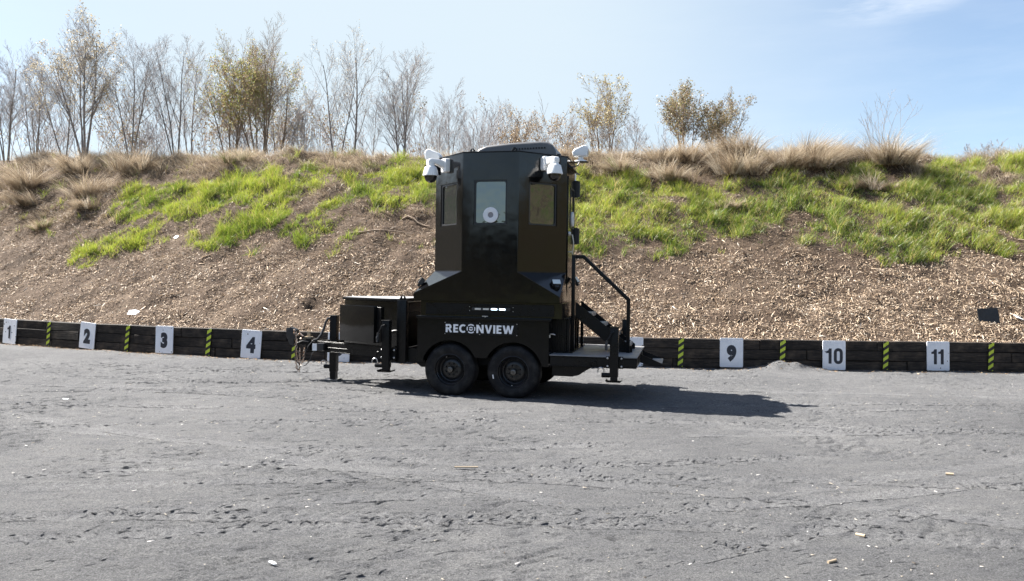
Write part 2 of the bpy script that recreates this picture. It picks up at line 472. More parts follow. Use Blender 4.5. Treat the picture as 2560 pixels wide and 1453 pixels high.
def notch(rot, sx, sy, wid, lo, seed):
    # thin broken nicks left by treads and boots, finer than the mesh can carry
    tc = nd(m, 'ShaderNodeTexCoord'); mp = nd(m, 'ShaderNodeMapping'); mp.inputs['Rotation'].default_value = (0, 0, R(rot)); mp.inputs['Scale'].default_value = (sx, sy, 1); mp.inputs['Location'].default_value = (seed, seed * 2.3, 0)
    n1 = nd(m, 'ShaderNodeTexNoise'); n1.inputs['Scale'].default_value = 1.0; n1.inputs['Detail'].default_value = 2.5; n1.inputs['Roughness'].default_value = 0.6
    lk(m, tc.outputs['Object'], mp.inputs['Vector']); lk(m, mp.outputs[0], n1.inputs['Vector'])
    s1 = nd(m, 'ShaderNodeMath', operation='SUBTRACT'); s1.inputs[1].default_value = 0.5; lk(m, n1.outputs['Fac'], s1.inputs[0])
    s2 = nd(m, 'ShaderNodeMath', operation='ABSOLUTE'); lk(m, s1.outputs[0], s2.inputs[0])
    g = nd(m, 'ShaderNodeMapRange'); g.inputs['From Max'].default_value = wid; g.inputs['To Min'].default_value = 1.0; g.inputs['To Max'].default_value = 0.0; lk(m, s2.outputs[0], g.inputs['Value'])
    n2 = noise_node(m, 3.4 + seed * 0.1, 3, 0.6); n3 = noise_node(m, 0.55 + seed * 0.02, 3, 0.6)
    k = nd(m, 'ShaderNodeMapRange'); k.inputs['From Min'].default_value = lo; k.inputs['From Max'].default_value = lo + 0.08; lk(m, n2.outputs['Fac'], k.inputs['Value'])
    k2 = nd(m, 'ShaderNodeMapRange'); k2.inputs['From Min'].default_value = 0.40; k2.inputs['From Max'].default_value = 0.60; k2.inputs['To Min'].default_value = 0.2; lk(m, n3.outputs['Fac'], k2.inputs['Value'])
    a = nd(m, 'ShaderNodeMath', operation='MULTIPLY'); lk(m, g.outputs[0], a.inputs[0]); lk(m, k.outputs[0], a.inputs[1])
    b = nd(m, 'ShaderNodeMath', operation='MULTIPLY'); lk(m, a.outputs[0], b.inputs[0]); lk(m, k2.outputs[0], b.inputs[1])
    c = nd(m, 'ShaderNodeMath', operation='MULTIPLY'); c.inputs[1].default_value = -1.0; lk(m, b.outputs[0], c.inputs[0])
    return c
bq = None
for rot, sx, sy, wid, lo, sd_ in ((-38, 5.0, 13.0, 0.055, 0.52, 1.0), (-20, 6.0, 20.0, 0.06, 0.52, 7.0)):
    bq = bump(m, notch(rot, sx, sy, wid, lo, sd_).outputs[0], 0.45, 0.025, bq)
b1 = bump(m, nf.outputs['Fac'], 0.8, 0.035, bq); b2 = bump(m, nb.outputs['Fac'], 1.0, 0.016, b1)
lk(m, b2.outputs['Normal'], bsdf(m).inputs['Normal'])

# bank soil: mulch-brown, drier thatch upslope, greener where nothing is built leaf by leaf
m = mat('bank_soil', (0.12, 0.085, 0.06), 0.95, spec=0.2); M['soil'] = m
na = noise_node(m, 1.1, 6, 0.65); nb = noise_node(m, 22, 5, 0.75); nc = noise_node(m, 0.30, 4, 0.6)
ra = ramp(m, na.outputs['Fac'], [(0.32, (0.044, 0.030, 0.020)), (0.5, (0.092, 0.065, 0.046)), (0.72, (0.152, 0.115, 0.083))])
rb = ramp(m, nb.outputs['Fac'], [(0.3, (0.45, 0.43, 0.42)), (0.5, (1, 1, 1)), (0.75, (1.9, 1.85, 1.8))])
x1 = mixc(m, 1.0, ra.outputs['Color'], rb.outputs['Color'], 'MULTIPLY')
lk(m, x1.outputs['Color'], bsdf(m).inputs['Base Color'])
b1 = bump(m, nb.outputs['Fac'], 0.9, 0.06); lk(m, b1.outputs['Normal'], bsdf(m).inputs['Normal'])
m = mat('side_bank_growth', (0.12, 0.10, 0.05), 0.95, spec=0.2); M['side_soil'] = m
na = noise_node(m, 1.3, 8, 0.75); nb = noise_node(m, 5, 7, 0.8)
ra = ramp(m, na.outputs['Fac'], [(0.38, (0.045, 0.032, 0.021)), (0.50, (0.105, 0.080, 0.050)), (0.58, (0.060, 0.072, 0.022)), (0.78, (0.090, 0.115, 0.030))])
rb = ramp(m, nb.outputs['Fac'], [(0.3, (0.4, 0.4, 0.4)), (0.5, (1, 1, 1)), (0.75, (1.7, 1.7, 1.7))])
x1 = mixc(m, 1.0, ra.outputs['Color'], rb.outputs['Color'], 'MULTIPLY')
lk(m, x1.outputs['Color'], bsdf(m).inputs['Base Color'])
b1 = bump(m, nb.outputs['Fac'], 1.0, 0.15); lk(m, b1.outputs['Normal'], bsdf(m).inputs['Normal'])

m = mat('added_dark_ground', (0.05, 0.06, 0.02), 0.95, spec=0.1); M['field'] = m  # ground of the added dark field, never in view
na = noise_node(m, 0.6, 8, 0.7); ra = ramp(m, na.outputs['Fac'], [(0.35, (0.035, 0.045, 0.014)), (0.65, (0.085, 0.08, 0.035))])
lk(m, ra.outputs['Color'], bsdf(m).inputs['Base Color'])

def leafmat(name, trans, rough=0.6, tint=(1, 1, 1)):
    m = bpy.data.materials.new(name); m.use_nodes = True
    nt = m.node_tree; nt.nodes.clear()
    out = nd(m, 'ShaderNodeOutputMaterial'); at = nd(m, 'ShaderNodeAttribute', attribute_name='col')
    df = nd(m, 'ShaderNodeBsdfDiffuse'); tr = nd(m, 'ShaderNodeBsdfTranslucent'); mx = nd(m, 'ShaderNodeMixShader')
    gl = nd(m, 'ShaderNodeBsdfGlossy'); gl.inputs['Roughness'].default_value = 0.45; gl.inputs['Color'].default_value = (1, 1, 1, 1)
    m2 = nd(m, 'ShaderNodeMixShader'); m2.inputs['Fac'].default_value = 0.035
    dm = mixc(m, 1.0, at.outputs['Color'], (0.85, 0.85, 0.85), 'MULTIPLY')
    tm = mixc(m, 1.0, dm.outputs['Color'], tint, 'MULTIPLY')
    lk(m, dm.outputs['Color'], df.inputs['Color']); lk(m, tm.outputs['Color'], tr.inputs['Color'])
    mx.inputs['Fac'].default_value = trans
    lk(m, df.outputs[0], mx.inputs[1]); lk(m, tr.outputs[0], mx.inputs[2])
    lk(m, mx.outputs[0], m2.inputs[1]); lk(m, gl.outputs[0], m2.inputs[2]); lk(m, m2.outputs[0], out.inputs['Surface'])
    return m
M['grass'] = leafmat('green_grass_blades', 0.42, tint=(1.15, 1.1, 0.6))
M['dry'] = leafmat('dry_grass_blades', 0.28)
M['chip'] = leafmat('wood_chips', 0.0)
M['leaf'] = leafmat('spring_leaves', 0.40)
def barkmat(name, c1, c2):
    m = mat(name, c1, 0.85, spec=0.25)
    n = noise_node(m, 9, 5, 0.7); r_ = ramp(m, n.outputs['Fac'], [(0.35, c1), (0.7, c2)])
    lk(m, r_.outputs['Color'], bsdf(m).inputs['Base Color']); return m
M['bark_grey'] = barkmat('grey_bark', (0.16, 0.14, 0.13), (0.33, 0.295, 0.27))
M['bark_brown'] = barkmat('brown_bark', (0.15, 0.11, 0.08), (0.31, 0.24, 0.175))
M['twig_grey'] = barkmat('grey_twigs', (0.30, 0.275, 0.27), (0.43, 0.405, 0.40))
M['twig_brown'] = barkmat('brown_twigs', (0.25, 0.19, 0.14), (0.38, 0.30, 0.225))

# ------------------------------------------------------------------ setting: yard and bank
TRACKS = []
def add_track(p0, p1, w, depth, pitch, ang=0.5, bow=0.0):
    TRACKS.append((np.array(p0, float), np.array(p1, float), w, depth, pitch, ang, bow))
add_track((-6.6, 9.95), (0.6, 6.15), 0.22, 0.007, 0)
add_track((-5.4, 8.9), (1.6, 6.9), 0.20, 0.006, 0)
add_track((-6.4, 12.55), (-2.6, 13.3), 0.22, 0.016, 0.12, 0.7)
add_track((-7.0, 14.2), (-3.4, 14.4), 0.20, 0.016, 0.13, 0.3)
add_track((-7.5, 11.6), (-2.9, 11.3), 0.22, 0.014, 0.12, -0.5, 0.3)
add_track((1.2, 5.05), (3.6, 6.35), 0.22, 0.010, 0.12, 0.5)
add_track((0.4, 5.9), (5.2, 7.5), 0.24, 0.009, 0.12, -0.4, -0.2)
add_track((-0.4, 7.2), (3.4, 8.1), 0.20, 0.010, 0.12, 0.8)
add_track((1.8, 9.0), (8.6, 10.0), 0.24, 0.008, 0)
add_track((2.5, 9.5), (8.8, 9.5), 0.22, 0.008, 0.12, -0.5)
add_track((-3.6, 5.1), (0.9, 6.0), 0.22, 0.009, 0.12, 0.7)
add_track((-3.2, 5.7), (-0.3, 6.5), 0.22, 0.008, 0.12, -0.6)
add_track((-4.6, 6.6), (-0.6, 7.6), 0.20, 0.009, 0.12, 0.5, 0.2)
add_track((-2.4, 7.9), (1.9, 8.6), 0.20, 0.008, 0.12, -0.7)
add_track((2.2, 6.6), (6.0, 8.4), 0.24, 0.007, 0)
add_track((2.9, 12.9), (9.5, 12.5), 0.22, 0.009, 0)
# the trailer's own wheel marks
# older crossings: long faint sweeps
add_track((-7.5, 8.4), (6.0, 9.6), 0.22, 0.010, 0.12, 0.5, 0.8)
add_track((-7.8, 10.6), (7.5, 11.4), 0.22, 0.010, 0.12, -0.5, -0.5)
add_track((-5.0, 6.2), (5.5, 6.9), 0.22, 0.010, 0.12, 0.6, 0.45)
add_track((-4.2, 5.6), (4.6, 5.2), 0.22, 0.010, 0.12, -0.6, 0.35)
add_track((-8.5, 12.3), (-1.8, 12.0), 0.22, 0.010, 0)
add_track((1.0, 11.0), (8.8, 11.6), 0.24, 0.009, 0.12, 0.4, 0.3)
add_track((-4.0, 7.5), (4.5, 5.6), 0.24, 0.008, 0, 0, 0.4)
add_track((-8.3, 13.6), (-0.1, 11.80), 0.24, 0.012, 0.10, 0.6)
add_track((-8.0, 15.3), (0.3, 13.60), 0.24, 0.012, 0.10, 0.6)

def yard_z(x, y, want_tracks=False):
    z = 0.030 * (fbm(x * 0.5, y * 0.5, 21, 3) - 0.5)
    near = np.exp(-np.maximum(np.abs(x) - 16, 0)) * np.where((y > 3) & (y < 21), 1.0, 0.0)
    patch = sstep(0.42, 0.62, fbm(x * 0.7, y * 0.7, 29, 3))
    det = 0.011 * (fbm(x * 4.5, y * 4.5, 23, 4) - 0.5) + 0.007 * (vnoise(x * 14, y * 14, 25) - 0.5)
    # thin broken scuffs: cleat and boot edges pressed into the dust, most of them running away to the right
    for (kx, fa, fb, wd, dep, sd, lo) in ((0.35, 1.5, 5.0, 0.87, 0.036, 53, 0.45), (0.75, 2.6, 9.5, 0.83, 0.032, 57, 0.43), (-0.15, 2.4, 10.5, 0.84, 0.028, 63, 0.45), (1.3, 3.4, 10.0, 0.82, 0.028, 67, 0.44), (0.5, 3.6, 12.0, 0.80, 0.024, 71, 0.42)):
        l_ = math.hypot(1, kx); pa, qa = (x + kx * y) / l_, (-kx * x + y) / l_
        rg = 1 - np.abs(2 * fbm(pa * fa, qa * fb, sd, 2) - 1)
        brk = sstep(lo, lo + 0.10, fbm(pa * 3.1, qa * 4.0, sd + 2, 2)) * (0.25 + 0.75 * sstep(0.40, 0.60, fbm(x * 0.55 + sd, y * 0.55, sd + 4, 3)))
        det = det - dep * sstep(wd, 1.0, rg) * brk
    flat = np.zeros_like(z); cut = np.zeros_like(z)
    for p0, p1, w, dep, pitch, ang, bow in TRACKS:
        d = p1 - p0; L = np.hypot(*d); d = d / L; nrm = np.array([-d[1], d[0]])
        rx, ry = x - p0[0], y - p0[1]
        s = rx * d[0] + ry * d[1]
        q = rx * nrm[0] + ry * nrm[1] - bow * np.sin(np.pi * np.clip(s / L, 0, 1)) + 0.05 * (vnoise(s * 0.9, s * 0 + w * 50, 3) - 0.5)
        inb = sstep(-0.3, 0.5, s) * sstep(L + 0.3, L - 0.5, s)
        msk = inb * sstep(w * 0.62, w * 0.45, np.abs(q)) * sstep(0.30, 0.55, fbm(s * 1.3, q * 3 + w * 10, 41, 3))
        if pitch:
            lug = np.sin(2 * np.pi * (s + ang * np.abs(q)) / pitch)
            cut = cut - msk * dep * (0.3 + 1.3 * sstep(0.0, 0.3, lug))
        else:
            cut = cut - msk * dep
        flat = np.maximum(flat, msk * 0.85)
        cut = cut + inb * 0.8 * dep * np.exp(-((np.abs(q) - w * 0.60) / 0.03) ** 2) * sstep(0.40, 0.6, fbm(s * 0.8, q * 0 + w * 7, 43, 2))
    z = z + near * (det * (1 - flat) * (0.26 + 0.40 * patch) + cut)
    trk = flat * near
    # thrown-up dust heap at the foot of the wall, and drift along it
    z = z + 0.17 * np.exp(-((x - 5.62) / 0.55) ** 2 - ((y - 15.95) / 0.30) ** 2) * (0.7 + 0.6 * vnoise(x * 6, y * 6, 2))
    z = z + 0.035 * sstep(0.5, 0.0, np.abs(y - wall_y(x) + 0.05)) * fbm(x * 1.6, y * 3, 47, 3)
    return (z, trk) if want_tracks else z

ys = [3.6]
while ys[-1] < 17.2: ys.append(ys[-1] + max(0.019, 0.0034 * ys[-1] + 0.004))
while ys[-1] < 26: ys.append(ys[-1] + 0.5)
gy = np.array([-420, -160, -80, -40, -20, -10, -5, -2, 0, 1.5, 2.6, 3.2] + ys + [40, 80, 200, 500.])
gx = np.concatenate([[-450, -160, -70, -40, -28, -22, -18, -15], np.arange(-12.6, 12.2, 0.044), [14, 17, 21, 27, 40, 70, 160, 450]])
X, Y = np.meshgrid(gx, gy)
Z, TRK = yard_z(X, Y, True)
tone = 0.97 + 0.17 * TRK                      # wheel-packed dust lies paler
far_ = (np.abs(X) > 14) | (Y > 18) | (Y < 3)
Z = np.where(far_, 0.0, Z)
Z = np.where(Y - wall_y(X) > 0.35, -0.12, Z)
nx, ny = len(gx), len(gy)
I = np.arange(nx * ny).reshape(ny, nx)
quads = np.stack([I[:-1, :-1], I[:-1, 1:], I[1:, 1:], I[1:, :-1]], -1).reshape(-1, 4)
tag(obj('gravel_yard', mesh_arrays('gravel_yard', np.stack([X, Y, Z], -1).reshape(-1, 3), quads, smooth=True, col=np.repeat(tone.reshape(-1, 1), 3, 1)), M['gravel']), kind='structure')

# unseen dark field behind the viewer, added to darken what the fender reflects
fx = np.linspace(-300, 300, 41); fy = np.concatenate([np.linspace(-300, -30, 16), np.linspace(-28, 1.5, 20)])
FX, FY = np.meshgrid(fx, fy); FZ = 0.03 + 0.05 * vnoise(FX * 0.2, FY * 0.2, 5)
FZ = np.where(FY > 1.0, -0.05, FZ)
I = np.arange(FX.size).reshape(FX.shape)
tag(obj('added_dark_field', mesh_arrays('added_dark_field', np.stack([FX, FY, FZ], -1).reshape(-1, 3), np.stack([I[:-1, :-1], I[:-1, 1:], I[1:, 1:], I[1:, :-1]], -1).reshape(-1, 4), smooth=True), M['field']), kind='structure')

# the bank: fine grid where it is in view, open on the yard side
bx = np.concatenate([np.arange(-30, -20, 0.6), np.arange(-19, 19, 0.115), np.arange(19, 30.1, 0.6)])
bt = np.concatenate([np.arange(0.10, 10.5, 0.095), np.arange(10.5, 22, 0.45), np.arange(22, 44, 2.0)])
BX, BT = np.meshgrid(bx, bt)
BY = wall_y(BX) + BT
BZ = berm_z(BX, BY)
inside = (np.abs(BX) > 20) & (BT < 9.4)
nx, ny = len(bx), len(bt)
I = np.arange(nx * ny).reshape(ny, nx)
quads = np.stack([I[:-1, :-1], I[:-1, 1:], I[1:, 1:], I[1:, :-1]], -1).reshape(-1, 4)
tag(obj('earth_bank', mesh_arrays('earth_bank', np.stack([BX, BY, BZ], -1).reshape(-1, 3), quads, smooth=True), M['soil']), kind='structure')

# arms of the bank that enclose the yard at either hand (out of frame; they show in the glazing)
for sgn in (-1, 1):
    ax_ = np.concatenate([np.arange(0, 9.5, 0.5), np.arange(9.5, 26, 1.5)])
    ay_ = np.arange(-26, 25.5, 0.6)
    AX, AY = np.meshgrid(ax_, ay_)
    prof = np.interp(AX, [0, 2.5, 5, 8, 9.2, 12, 20, 26], [-.05, 1.6, 3.6, 6.0, 6.7, 6.4, 1.5, -.3])
    AZ = prof + sstep(0.4, 2, AX) * (0.5 * (fbm(AX * 0.5, AY * 0.5, 61, 4) - 0.5))
    nx, ny = len(ax_), len(ay_)
    I = np.arange(nx * ny).reshape(ny, nx)
    quads = np.stack([I[:-1, :-1], I[:-1, 1:], I[1:, 1:], I[1:, :-1]], -1).reshape(-1, 4)
    if sgn < 0: quads = quads[:, ::-1]
    tag(obj('side_bank', mesh_arrays('side_bank', np.stack([sgn * (14.2 + AX), AY, AZ], -1).reshape(-1, 3), quads, smooth=True), M['side_soil']), kind='structure')

# ------------------------------------------------------------------ retaining wall of tarred timbers
wall = tag(empty('retaining_wall', (0, 16.05, 0)), 'low retaining wall of tarred black timbers holding back the foot of the earth bank', 'wall')
sx = np.linspace(-17, 17, 4000); sy = wall_y(sx)
arc = np.concatenate([[0], np.cumsum(np.hypot(np.diff(sx), np.diff(sy)))])
def on_wall(s):
    return np.array([np.interp(s, arc, sx), np.interp(s, arc, sy)])
TH = 0.205
for course in range(3):
    s = -(0.35, 1.35, 0.75)[course] - 0.2
    while s < arc[-1] - 0.3:
        ln = random.choice((2.42, 2.42, 2.2, 1.7, 2.6))
        a, b = on_wall(max(s, 0)), on_wall(min(s + ln - 0.012, arc[-1]))
        s += ln
        if np.hypot(*(b - a)) < 0.3: continue
        d = (b - a) / np.hypot(*(b - a)); nrm = np.array([-d[1], d[0]])
        L = np.hypot(*(b - a)); mid = (a + b) / 2
        out = random.uniform(-0.014, 0.012); hh = TH - random.uniform(0.006, 0.016)
        mb = MB()
        xs = [-L / 2, -L / 6, L / 6, L / 2]
        vs = []
        for x in xs:
            j = lambda k=0.006: random.uniform(-k, k)
            vs += [(x, -0.02 + j(), j(0.003)), (x, -0.02 + j(), hh + j(0.004)), (x, 0.18, hh + j(0.003)), (x, 0.18, 0.0)]
        fs = [(0, 1, 2, 3), (15, 14, 13, 12)]
        for i in range(3):
            for k in range(4):
                fs.append((i * 4 + k, i * 4 + 4 + k, i * 4 + 4 + (k + 1) % 4, i * 4 + (k + 1) % 4))
        mb.add(vs, fs)
        mb.build('timber', M['timber'], wall, bevel=0.006, seg=1,
                 loc=(mid[0] + nrm[0] * out, mid[1] + nrm[1] * out - 16.05, course * TH + 0.004),
                 rot=(0, 0, math.atan2(d[1], d[0])))

# ------------------------------------------------------------------ numbered boards and striped markers
def text_mesh(body, size, offset, extrude, xs=1.0):
    c = bpy.data.curves.new('lettering', 'FONT')
    c.body = body; c.size = size; c.offset = offset; c.extrude = extrude
    c.align_x = 'CENTER'; c.align_y = 'CENTER'; c.resolution_u = 4
    t = bpy.data.objects.new('lettering', c); COL.objects.link(t)
    dg = bpy.context.evaluated_depsgraph_get()
    me = bpy.data.meshes.new_from_object(t.evaluated_get(dg))
    bpy.data.objects.remove(t); bpy.data.curves.remove(c)
    v = np.empty(len(me.vertices) * 3, np.float32); me.vertices.foreach_get('co', v); v = v.reshape(-1, 3)
    mn, mx = v.min(0), v.max(0)
    v[:, 0] = (v[:, 0] - (mn[0] + mx[0]) / 2) * xs; v[:, 1] -= (mn[1] + mx[1]) / 2
    me.vertices.foreach_set('co', v.ravel())
    me.materials.clear()
    return me, (mx[0] - mn[0]) * xs, mx[1] - mn[1]

def wall_dir(x):
    return math.atan2(float(wall_y(x + 0.25) - wall_y(x - 0.25)), 0.5)

SIGN_LABEL = {'1': 'white board numbered one at the left frame edge, leaning on the timber wall',
 '2': 'white board numbered two standing under the largest white scrap on the bank',
 '3': 'white board numbered three, standing straight while its neighbours tilt',
 '4': 'white board numbered four, last one before the trailer tongue',
 '5': 'board showing only the foot of a five behind the tongue jack',
 '8': 'corner of a board glimpsed white between the handrail and the far rear jack',
 '9': 'white board numbered nine, first one right of the tail step',
 '10': 'white board numbered ten just right of the heap of grey dust',
 '11': 'white board numbered eleven, last of the row before the black square board'}
SIGNS = [('1', -12.21, 19.05, 0.05, 0.0), ('2', -9.77, 18.03, 0.065, 0.01), ('3', -7.61, 17.2, -0.01, 0.01), ('4', -5.52, 16.61, 0.05, -0.01), ('5', -3.55, 16.13, 0.02, 0),
         ('8', 2.48, 16.1, 0.01, 0.0), ('9', 4.54, 16.1, 0.0, 0.01), ('10', 6.63, 16.05, 0.0, -0.01), ('11', 8.81, 16.13, -0.005, 0.0)]
for num, x, y, tilt, dz in SIGNS:
    rz = wall_dir(x)
    s = empty('number_sign', (x + math.sin(rz) * 0.052, y - math.cos(rz) * 0.052, 0.025 + dz), rz)
    s.rotation_euler = (R(-1.5), tilt, rz)
    lab = SIGN_LABEL[num]
    tag(s, lab, 'sign', 'numbered boards along the timber wall')
    mb = MB().prism(rrect(0.475, 0.60, 0.025, 3, 0, 0.30), lambda a, b, h: (a, h, b), -0.008, 0.008)
    mb.build('board', M['sign'], s, bevel=0.002, seg=1)
    if num in ('1', '11'):
        # plain flagged one, no foot
        def one(cx):
            w = 0.031
            return [(cx - w, -0.155), (cx + w, -0.155), (cx + w, 0.155), (cx - w + 0.012, 0.155), (cx - w - 0.012, 0.112), (cx - w - 0.052, 0.098), (cx - w - 0.052, 0.058), (cx - w, 0.062)]
        for cx in ((0.0,) if num == '1' else (-0.062, 0.082)):
            MB().prism(one(cx), lambda a, b, h: (a, h, 0.285 + b), -0.0105, -0.0082).build('digit', M['sign_digit'], s, smooth=False)
    elif num == '10':
        w = 0.031; cx = -0.085
        one = [(cx - w, -0.155), (cx + w, -0.155), (cx + w, 0.155), (cx - w + 0.012, 0.155), (cx - w - 0.012, 0.112), (cx - w - 0.052, 0.098), (cx - w - 0.052, 0.058), (cx - w, 0.062)]
        MB().prism(one, lambda a, b, h: (a, h, 0.285 + b), -0.0105, -0.0082).build('digit', M['sign_digit'], s, smooth=False)
        o_, i_ = rrect(0.185, 0.325, 0.09, 6, 0.085, 0), rrect(0.062, 0.205, 0.031, 6, 0.085, 0)
        MB().add(*ring_faces(o_, i_, lambda a, b, h: (a, h, 0.285 + b), -0.0105, -0.0082)).build('digit', M['sign_digit'], s, smooth=False)
    else:
        me, w_, h_ = text_mesh(num, 0.42, 0.031, 0.0012, 0.88)
        k = 0.345 / h_
        o = obj('digit', me, M['sign_digit'], s, (0, -0.0096, 0.285), (R(90), 0, 0))
        o.scale = (k, k, 1)

STR = [(-10.95, 18.52, 0.09), (-8.64, 17.6, 0.10), (-6.54, 16.9, 0.085), (-4.53, 16.37, 0.06), (3.49, 16.12, 0.03), (5.57, 16.07, 0.03), (7.7, 16.09, 0.02), (9.91, 16.17, 0.03)]
SLAB = ['first yellow and black striped marker from the left, between boards one and two', 'striped marker leaning between boards two and three',
        'striped marker leaning between boards three and four', 'striped marker half hidden by the chains hanging from the tongue',
        'upright striped marker just beyond the tail step of the trailer', 'striped marker rising out of the heap of grey dust',
        'striped marker between boards ten and eleven', 'striped marker below the black square board, nearest the right frame edge']
for (x, y, tilt), sl in zip(STR, SLAB):
    rz = wall_dir(x)
    s = empty('striped_marker', (x + math.sin(rz) * 0.048, y - math.cos(rz) * 0.048, 0.03), rz)
    s.rotation_euler = (0, tilt, rz)
    tag(s, sl, 'marker', 'striped markers along the timber wall')
    MB().box(-0.052, 0.052, -0.010, 0.006, 0, 0.585).build('backing', M['stripe_black'], s, bevel=0.002, seg=1)
    for k in range(-1, 5):
        z0 = 0.02 + k * 0.145
        pts = [(-0.052, z0), (0.052, z0 + 0.075), (0.052, z0 + 0.150), (-0.052, z0 + 0.075)]
        lo, hi = 0.001, 0.584
        # clip the slanted band to the board
        def clip(ps, f_in, cut):
            out = []
            for i in range(len(ps)):
                a, b = ps[i], ps[(i + 1) % len(ps)]
                if f_in(a): out.append(a)
                if f_in(a) != f_in(b): out.append(cut(a, b))
            return out
        for lim, sg in ((lo, 1), (hi, -1)):
            pts = clip(pts, lambda p: (p[1] - lim) * sg >= 0, lambda a, b: (a[0] + (b[0] - a[0]) * (lim - a[1]) / (b[1] - a[1]), lim)) if pts else []
        if len(pts) >= 3:
            MB().prism(pts, lambda a, b, h: (a, h, b), -0.0125, -0.0102).build('stripe', M['stripe_yellow'], s, smooth=False)

# ------------------------------------------------------------------ observation trailer
T = tag(empty('observation_trailer', (-0.453, 11.75, -0.012), -0.217),
        'glossy black armoured observation tower on a tandem axle trailer parked on grey dust', 'trailer')
BG, BS, DK, BP = M['black_gloss'], M['black_satin'], M['deck'], M['black_plastic']
S0, HF, CH, ZT, ZB = 0.112, 0.434, 0.632, 3.69, 1.90
YC = HF + CH                       # depth of the tower axis
FL, FR = S0 - HF, S0 + HF
SL, SR = FL - CH, FR + CH
YN, YF, YB = CH, CH + 2 * HF, 2 * (CH + HF)

# --- octagonal tower shell, wall by wall, with openings for the glazing
OCT = [(FL, 0), (FR, 0), (SR, YN), (SR, YF), (FR, YB), (FL, YB), (SL, YF), (SL, YN)]
mb = MB()
WIN = []          # (origin, e1, normal, x0, x1, z0, z1)
def wall_panel(a, b, hole=None, ztop=ZT, zbot=ZB):
    a3, b3 = Vector((a[0], a[1], 0)), Vector((b[0], b[1], 0))
    e = (b3 - a3).normalized(); L = (b3 - a3).length
    nrm = Vector((e.y, -e.x, 0))
    P = lambda x, z, d=0.0: a3 + e * x + Vector((0, 0, z)) + nrm * d
    if not hole:
        mb.add([P(0, zbot), P(L, zbot), P(L, ztop), P(0, ztop)], [(0, 1, 2, 3)]); return
    x0, x1, z0, z1 = hole
    mb.add([P(0, zbot), P(L, zbot), P(L, ztop), P(0, ztop), P(x0, z0), P(x1, z0), P(x1, z1), P(x0, z1)],
           [(0, 1, 5, 4), (1, 2, 6, 5), (2, 3, 7, 6), (3, 0, 4, 7)])
    dd = -0.045
    mb.add([P(x0, z0), P(x1, z0), P(x1, z1), P(x0, z1), P(x0, z0, dd), P(x1, z0, dd), P(x1, z1, dd), P(x0, z1, dd)],
           [(0, 1, 5, 4), (1, 2, 6, 5), (2, 3, 7, 6), (3, 0, 4, 7)])
    WIN.append((a3, e, nrm, x0, x1, z0, z1))
CL = CH * 2 ** 0.5
wall_panel(OCT[0], OCT[1], (HF - 0.252, HF + 0.252, 2.612, 3.276))
wall_panel(OCT[1], OCT[2], (CL / 2 - 0.254, CL / 2 + 0.254, 2.615, 3.262))
wall_panel(OCT[2], OCT[3])
wall_panel(OCT[3], OCT[4], (CL / 2 - 0.254, CL / 2 + 0.254, 2.615, 3.262))
wall_panel(OCT[4], OCT[5])
wall_panel(OCT[5], OCT[6], (CL / 2 - 0.254, CL / 2 + 0.254, 2.615, 3.262))
wall_panel(OCT[6], OCT[7])
wall_panel(OCT[7], OCT[0], (CL / 2 - 0.254, CL / 2 + 0.254, 2.615, 3.262))
# broached foot: octagon to rectangle
BL, BR, ZS = -1.083, 1.190, 1.44
mb.add([(BL, 0, ZS), (BR, 0, ZS), (BR, 0, 1.53), (FR, 0, ZB), (FL, 0, ZB), (BL, 0, 1.555)], [(0, 1, 2, 3, 4, 5)])
mb.add([(FL, 0, ZB), (SL, YN, ZB), (BL, 0, 1.555)], [(0, 1, 2)])
mb.add([(FR, 0, ZB), (SR, YN, ZB), (BR, 0, 1.53)], [(0, 1, 2)])
mb.add([(SL, YN, ZB), (SL, YF, ZB), (BL, YB, 1.555), (BL, 0, 1.555)], [(0, 1, 2), (0, 2, 3)])
mb.add([(SR, YN, ZB), (SR, YF, ZB), (BR, YB, 1.53), (BR, 0, 1.53)], [(0, 1, 2), (0, 2, 3)])
mb.add([(BL, 0, 1.555), (BL, YB, 1.555), (BL, YB, ZS), (BL, 0, ZS)], [(0, 1, 2, 3)])
mb.add([(BR, 0, 1.53), (BR, YB, 1.53), (BR, YB, ZS), (BR, 0, ZS)], [(0, 1, 2, 3)])
mb.add([(BL, YB, ZS), (BR, YB, ZS), (BR, YB, 1.53), (FR, YB, ZB), (FL, YB, ZB), (BL, YB, 1.555)], [(0, 1, 2, 3, 4, 5)])
mb.add([(FL, YB, ZB), (SL, YF, ZB), (BL, YB, 1.555)], [(0, 1, 2)])
mb.add([(FR, YB, ZB), (SR, YF, ZB), (BR, YB, 1.53)], [(0, 1, 2)])
mb.add([(BL, 0, ZS), (BR, 0, ZS), (BR, YB, ZS), (BL, YB, ZS)], [(0, 1, 2, 3)])
# weld, soften the folded corners
me = bpy.data.meshes.new('tower_body'); me.from_pydata(mb.v, [], mb.f)
bm = bmesh.new(); bm.from_mesh(me)
bmesh.ops.remove_doubles(bm, verts=bm.verts, dist=0.0005)
bmesh.ops.recalc_face_normals(bm, faces=bm.faces)
es = [e for e in bm.edges if len(e.link_faces) == 2 and e.calc_face_angle(0) > R(12)]
bmesh.ops.bevel(bm, geom=es, offset=0.007, segments=2, affect='EDGES', clamp_overlap=True)
bm.to_mesh(me); bm.free()
me.polygons.foreach_set('use_smooth', np.ones(len(me.polygons), bool)); me.set_sharp_from_angle(angle=R(25))
obj('tower_body', me, BG, T)
# roof plate with a narrow lip
rp = [(x + (x - S0) * 0.008, y + (y - YC) * 0.008) for x, y in OCT]
rt = MB().prism_z(rp, ZT + 0.002, ZT + 0.020).build('roof_plate', BS, T, bevel=0.003, seg=1)

